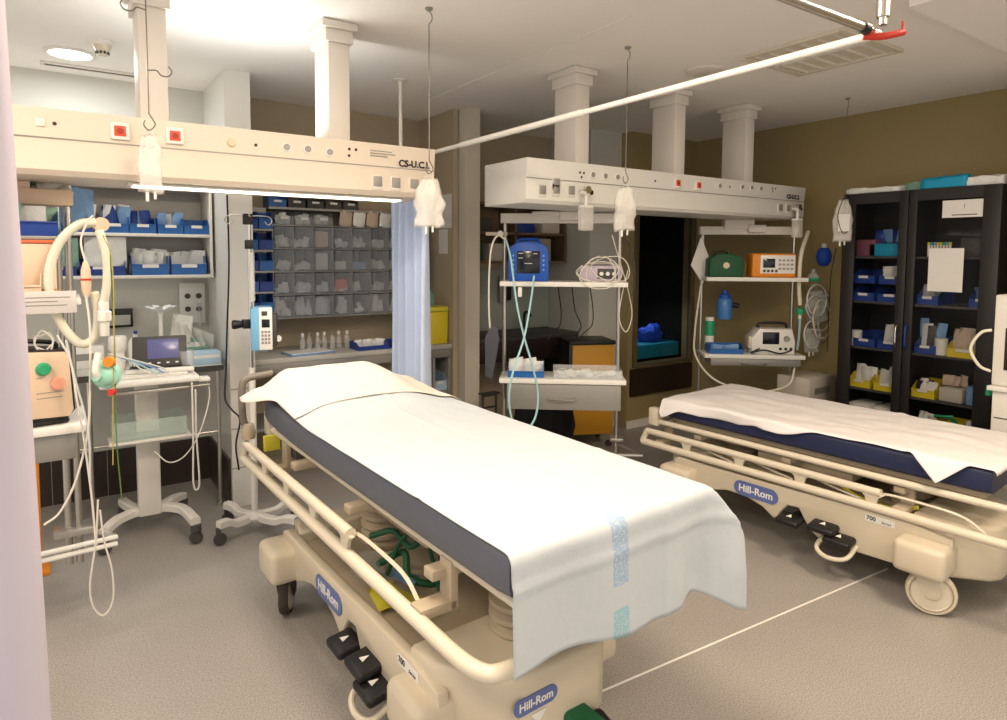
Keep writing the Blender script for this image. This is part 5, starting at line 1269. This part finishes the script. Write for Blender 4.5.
# amber door / trolley and dark bags under it
p0 = at(573, 428, y=4.02); 
t = thing('waste_trolley', 'amber sided trolley standing under the counter behind the middle rack', 'trolley', (3.43, 4.03, 0), R(-24))
obj('panel', MB().bb(-.02, .36, -.02, .30, .11, .86, bev=.006), 'yelbag', t)
obj('frame', MB().bb(-.03, .0, -.03, .32, .05, .89, bev=.003).bb(-.03, .37, -.03, .32, .861, .89, bev=.003), 'black', t)
for a, b_ in ((.02, 0), (.33, 0), (.33, .28)): obj('caster', MB().lathe([(0, -.012), (.025, -.012), (.025, .012), (0, .012)], (a, b_, .025), 16, 'y'), 'rubber', t)
g = bmesh.new(); bmesh.ops.create_icosphere(g, subdivisions=4, radius=1)
for v in g.verts:
    n_ = noise.noise(v.co*2.2)*.22+noise.noise(v.co*6)*.07; v.co = Vector((v.co.x*(.27+.1*n_), v.co.y*(.17+.1*n_), max(-.31, v.co.z*.33*(1+n_*.5))))
tag(obj('dark_bag', MB().bm(g), 'blackm', ang=180), 'large dark bulky bag on the floor below the middle rack drawer', 'bag').location = (3.02, 3.86, .3105)
t = thing('metal_stool', 'thin dark metal frame between the post and the middle rack', 'frame', (2.62, 4.02, 0))
f = MB()
for x in (-.06, .06): f.cyl((x, 0, 0), (x, 0, .55), .01, 8)
for z in (.15, .3, .45, .54): f.cyl((-.06, 0, z), (.06, 0, z), .008, 8)
obj('frame', f, 'dgrey', t)
obj('top', MB().bb(-.075, .075, -.04, .04, .55, .56), 'dgrey', t)

# ------------------------------------------------------------------ black cabinet
t = thing('glazed_cabinet', 'tall black glazed cabinet with two doors against the olive wall', 'cabinet', (4.70, 2.035, 0))
Wc, Hc, Dc = .48, 2.045, .42
bd = MB(); bd.bb(.022, Dc, -Wc, -Wc+.02, 0, Hc).bb(.022, Dc, Wc-.02, Wc, 0, Hc).bb(.022, Dc, -Wc+.02, Wc-.02, Hc-.03, Hc).bb(.022, Dc, -Wc+.02, Wc-.02, 0, .08).bb(Dc-.012, Dc, -Wc+.02, Wc-.02, .08, Hc-.03).bb(.022, Dc, .035, .055, .08, Hc-.03)
body = obj('body', bd, 'cabblack', t)
SH = (.40, .65, .95, 1.28, 1.60)
for z in SH: obj('shelf', MB().bb(.04, Dc-.012, -Wc+.02, .035, z-.015, z).bb(.04, Dc-.012, .055, Wc-.02, z-.015, z), 'dgrey', t)
for (a, b_, s0, s1) in ((-.48, .037, .095, .05), (.043, .48, .055, .09)):
    d = MB(); z0, z1 = .03, Hc
    d.bb(0, .02, a, a+s0, z0, z1, bev=.002).bb(0, .02, b_-s1, b_, z0, z1, bev=.002).bb(0, .02, a+s0, b_-s1, z1-.075, z1).bb(0, .02, a+s0, b_-s1, z0, z0+.09)
    dd = obj('door', d, 'cabblack', t)
    obj('pane', MB().bb(.008, .012, a+s0, b_-s1, z0+.09, z1-.075), 'glass', dd)
    yy = (b_-.025) if a < 0 else (a+.03)
    obj('handle', MB().tube([(0, yy, .98), (-.03, yy, 1.0), (-.036, yy, 1.06), (-.03, yy, 1.12), (0, yy, 1.14)], .006, 8, 5), 'chrome' if a > 0 else 'binblued', dd)
tag(obj('notice_paper', MB().bb(-.0015, -.0003, -.10, .10, -.14, .14), 'paper'), 'white printed A4 notice taped on the right cabinet door', 'notice').location = (4.6995, 1.838, 1.515)
bpy.data.objects['notice_paper'].name = 'notice_paper'
t = thing('notice_card', 'white landscape card with black ring binding in the top of the right cabinet door', 'card', (4.706, 1.77, 1.905))
obj('card', MB().bb(-.0006, .0006, -.125, .105, -.055, .055), 'paper', t)
obj('print_line', MB().bb(-.0011, -.0007, -.09, .05, -.042, -.036).bb(-.0011, -.0007, -.02, -.017, .0, .03), 'dgrey', t)
Y0 = 2.035
def cbin(y, z, w, mt_, lb, h=.10, card=True): return bin_(w, .28, h, mt_, lb, (4.70+.20, y, z+.0005), R(-90), group='bins in the black cabinet', card=card)
for (y, z, w, m_, lb) in ((2.38, 1.28, .15, 'binblued', 'deep blue bin behind the left cabinet door, upper shelf left'), (2.20, 1.28, .16, 'binblued', 'deep blue bin behind the left cabinet door, upper shelf right'),
    (2.36, .95, .15, 'binblued', 'blue bin beside the white roll behind the left cabinet door'), (2.19, .95, .15, 'binblued', 'blue bin with white packet behind the left cabinet door'),
    (2.38, .65, .15, 'binyel', 'yellow bin behind the left cabinet door, left one'), (2.20, .65, .16, 'binyel', 'yellow bin behind the left cabinet door, right one'),
    (1.74, .95, .18, 'binyel', 'yellow bin of beige packets behind the right cabinet door'), (1.96, .65, .14, 'binyel', 'yellow bin with black and white packs behind the right cabinet door'),
    (1.83, .40, .16, 'binyel', 'yellow bin holding green straps behind the right cabinet door'), (1.655, .40, .13, 'binblue', 'blue bin lowest behind the right cabinet door'),
    (1.96, 1.28, .13, 'binblued', 'blue bin behind the paper notice in the right cabinet door'), (1.655, 1.28, .13, 'binblued', 'blue bin right of the paper notice in the right cabinet door'), (1.96, .95, .13, 'binblued', 'blue bin low left behind the right cabinet door')):
    cbin(y, z, w, m_, lb)
for (y, z0_, lb) in ((2.38, 1.405, 'second tier deep blue bin behind the left cabinet door, left'), (2.20, 1.405, 'second tier deep blue bin behind the left cabinet door, right')): cbin(y, z0_, .15, 'binblued', lb)
packets((4.83, 2.19, .955), R(-90), .10, .1, .17, 3, 'white packet standing in the blue bin behind the left cabinet door', seed=130)
packets((4.83, 2.38, .655), R(-90), .12, .1, .14, 4, 'white packet in the left yellow bin of the cabinet', seed=131)
packets((4.83, 2.20, .655), R(-90), .13, .1, .14, 4, 'white packet in the right yellow bin of the cabinet', seed=132)
packets((4.83, 1.74, .955), R(-90), .14, .1, .17, 4, 'beige packet in the yellow bin behind the right cabinet door', mt='beigepk', seed=133)
packets((4.80, 1.96, .655), R(-90), .10, .1, .11, 4, 'black and white pack in the yellow cabinet bin', mt=['black', 'paper'], seed=134)
packets((4.83, 2.20, 1.41), R(-90), .12, .1, .11, 3, 'white packet in the upper blue bin of the cabinet', seed=135)
packets((4.85, 1.97, 1.285), R(-90), .10, .1, .12, 3, 'grey packet behind the paper notice', seed=136)
packets((4.85, 1.66, 1.285), R(-90), .10, .1, .12, 3, 'pale packet right of the paper notice', seed=137, mt=['packetb', 'packet'])
packets((4.83, 1.655, .405), R(-90), .10, .1, .13, 3, 'pale packet in the lowest blue bin', seed=138)
packets((4.83, 1.96, .402), R(-90), .10, .1, .13, 3, 'grey pack on the lowest shelf behind the right cabinet door', seed=139)
g = MB(); g.tube([V(4.80+.04*math.cos(a*.8), 1.83+.06*math.sin(a*.8), .48+.006*a) for a in range(14)], .009, 8, 4)
tag(obj('green_strap', g, 'green'), 'bright green coiled strap in the lowest yellow bin of the cabinet', 'strap')
def cab_box(y, z, w, h, m_, lb, name='supply_box', cat='box', d=.2):
    return tag(obj(name, MB().bb(-d/2, d/2, -w/2, w/2, 0, h, bev=.003), m_), lb, cat)
for (y, z, w, h, m_, lb, stripe) in ((2.38, .40, .15, .13, 'paper', 'white box with red stripe on the lowest shelf behind the left cabinet door, left', 1), (2.20, .40, .16, .13, 'paper', 'white box with red stripe on the lowest shelf behind the left cabinet door, right', 1),
    (1.80, .65, .14, .09, 'card', 'cream carton on the shelf behind the right cabinet door', 0), (1.655, .65, .12, .12, 'packetb', 'pale blue pack on the shelf behind the right cabinet door', 0), (2.24, 1.60, .24, .09, 'teal', 'folded teal cloth on the top shelf behind the left cabinet door', 0), (2.38, 1.69, .14, .12, 'dimpink', 'dim pink pack on the top shelf behind the left cabinet door', 0), (1.72, 1.60, .14, .12, 'dgrey', 'dark box on the top shelf behind the right cabinet door', 0)):
    t = thing('supply_box', lb, 'box', (4.87, y, z+.0005))
    if m_ == 'dimpink': t.location.z = 1.6005
    obj('carton', MB().bb(-.10, .10, -w/2+.002, w/2-.002, 0, h, bev=.006), m_, t)
    if stripe: obj('stripe', MB().bb(-.1015, -.1002, -w/2+.006, w/2-.006, h*.45, h*.62), 'red', t)
packets((4.84, 2.24, 1.69), R(-90), .20, .1, .09, 4, 'dim blue pack on the folded teal cloth in the cabinet', mt=['binblued', 'packetb'], seed=161)
packets((4.84, 1.96, .955), R(-90), .11, .1, .20, 4, 'grey flat pack standing in the low left bin behind the right cabinet door', mt=['packetb', 'packet', 'dgrey'], seed=162)
packets((4.85, 1.80, .742), R(-90), .12, .1, .07, 3, 'pale pack lying on the cream carton in the cabinet', mt='beigepk', seed=163)
for i in range(2):
    t = thing('paper_roll', ['white roll beside the blue bin behind the left cabinet door', 'white roll beside the yellow bin behind the right cabinet door'][i], 'roll', (4.80, (2.475-.04, 1.88)[i], .9505))
    obj('roll', MB().lathe([(.015, 0), (.038, 0), (.038, .11), (.015, .11)], n=20), 'paper', t); obj('core', MB().lathe([(.015, .002), (.015, .108), (.012, .108), (.012, .002)], n=16), 'card', t)
for i in range(8):
    t = thing('sample_tube', 'slim tube with coloured cap in the row on the right cabinet top shelf', 'tube', (4.78, 1.975-.018*i, 1.6005), 0, 'row of capped tubes in the cabinet')
    obj('glass', MB().lathe([(0, 0), (.007, 0), (.007, .075), (0, .075)], n=10), 'whitegloss', t); obj('cap', MB().lathe([(.0078, .075), (.0078, .095), (0, .096)], n=10), ['yellow', 'green', 'packetb', 'yellow'][i % 4], t)
# on top of the cabinet
for i, (y, w, h, m_, lb) in enumerate(((2.33, .36, .035, 'packet', 'flat white wrapped pack on top of the black cabinet, left'), (1.98, .30, .055, 'packetg', 'pale green wrapped pack on top of the black cabinet'), (1.88, .26, .06, 'teal', 'blue folded pack at the front edge on top of the black cabinet'), (1.67, .22, .05, 'packet', 'white wrapped pack on top of the black cabinet, right'))):
    g = bmesh.new(); bmesh.ops.create_cube(g, size=1); bmesh.ops.subdivide_edges(g, edges=g.edges[:], cuts=7, use_grid_fill=True)
    for v in g.verts:
        q = noise.noise(Vector((v.co.x*4+i, v.co.y*6, v.co.z*3)))*.28; v.co = Vector((v.co.x*(.24 if i != 2 else .10)*(1+q*.3), v.co.y*w*(1+q*.2), (v.co.z+.5)*h*(1+q+.3*(1-abs(v.co.x*2)))))
    o = tag(obj('wrapped_pack', MB().bm(g), m_, ang=180), lb, 'pack'); o.location = (4.84 if i != 2 else 4.755, y, 2.046+(.0 if i != 1 else .0))
bpy.data.objects['wrapped_pack.001'].location = (4.92, 2.0, 2.046)

# ------------------------------------------------------------------ right edge
t = thing('tall_unit', 'tall white unit at the right edge in front of the cabinet', 'cupboard', (4.88, 1.24, 0))
obj('body', MB().bb(-.245, .245, -.20, .19, 0, 2.50, bev=.004), 'trim', t)
obj('door', MB().bb(-.262, -.246, -.195, .185, .06, 2.44, bev=.003), 'white', t)
t = thing('side_cart', 'white cart carrying a small framed screen at the right edge', 'cart', (4.36, 1.22, 0))
obj('body', MB().bb(-.16, .25, -.25, .165, .10, .87, bev=.008), 'white', t)
obj('top', MB().bb(-.18, .27, -.27, .185, .87, .895, bev=.004), 'whitegloss', t)
obj('drawer_gap', MB().bb(-.1625, -.1605, -.23, .15, .55, .556).bb(-.1625, -.1605, -.23, .15, .72, .726), 'dgrey', t)
for a, b_ in ((-.1, -.2), (.2, -.2), (-.1, .12), (.2, .12)): obj('caster', MB().lathe([(0, -.014), (.048, -.014), (.048, .014), (0, .014)], (a, b_, .049), 18, 'y').bb(a-.015, a+.015, b_-.02, b_+.02, .06, .10), 'rubber', t)
t = thing('screen_box', 'cream box with framed dark screen on the side cart at the right edge', 'monitor', (4.34, 1.24, .8955))
obj('housing', MB().bb(-.12, .15, -.22, .16, 0, .50, bev=.01), 'white', t)
obj('screen', MB().bb(-.124, -.119, -.16, .105, .09, .32, bev=.002), 'woodd', t)
tag(obj('hanging_line', MB().tube([V(4.21, 1.405, 1.20), V(4.19, 1.45, 1.18), V(4.18, 1.49, 1.09), V(4.19, 1.45, 1.0), V(4.22, 1.405, .97)], .008, 8, 6), 'hose'), 'white cable looping from the screen box at the right edge', 'cable')
g = MB(); packet(g, (0, 0, -.05), .035, .06, (.1, 0, R(-60)), 7)
tag(obj('green_cloth', g, 'green'), 'small green cloth hanging from the edge of the side cart', 'cloth').location = (4.24, 1.41, .88)

# ------------------------------------------------------------------ lamps
WARM = (1, .80, .62)
def area(name, loc, size, power, col=WARM, rot=(0, 0, 0), sy=None):
    l = bpy.data.lights.new(name, 'AREA'); l.energy = power; l.size = size; l.color = col
    if sy: l.shape = 'RECTANGLE'; l.size_y = sy
    o = bpy.data.objects.new(name, l); COL.objects.link(o); o.location = loc; o.rotation_euler = rot; return o
for (x, y, p, lb) in ((2.6, .55, 26, 'unseen square ceiling panel added to brighten the right stretcher sheet'), (.75, 1.35, 30, 'lit square ceiling light above the near stretcher'), (-.6, -.4, 18, 'lit square ceiling light behind the camera'), (1.9, -.8, 16, 'lit square ceiling light at the right behind the camera'), (-.9, 2.1, 18, 'lit square ceiling light above the lilac curtain')):  # first panel is unseen, added to brighten the right stretcher's sheet
    ceiling_panel(x, y, True, lb); area('ceiling_lamp', (x, y, H-.03), .5, p)
area('downlight_lamp', (.072, 4.39, H-.02), .2, 6, (.97, .98, 1))
area('boom_strip_lamp', (.85, 3.10, 1.885-.035), 1.15, 4, (1, .95, .88), sy=.06)
t = thing('uplight', 'white uplight trough lying on top of the left boom', 'light', (.7, 3.27, 2.1305))
for a in ((-.33, .36, -.05, -.045), (-.33, .36, .045, .05)): obj('side_panel', MB().bb(*a, 0, .03), 'whitegloss', t)
obj('diffuser', MB().bb(-.33, .36, -.044, .044, .008, .014), 'lamp', t)
area('uplight_lamp', (.7, 3.27, 2.155), .6, 3.2, (.94, .98, 1), rot=(PI, 0, 0), sy=.07)
area('bench_fill_light', (4.72, 4.50, 1.15), .15, .8, (.8, .9, 1))  # added fill with no fixture, brightens the teal bench in the dark room
w = bpy.data.worlds.new('world'); SC.world = w; w.use_nodes = True
w.node_tree.nodes['Background'].inputs[0].default_value = (1, .93, .87, 1); w.node_tree.nodes['Background'].inputs[1].default_value = .85
SC.view_settings.view_transform = 'Standard'; SC.view_settings.look = 'None'; SC.view_settings.exposure = .42; SC.view_settings.gamma = 1
SC.view_settings.use_curve_mapping = False
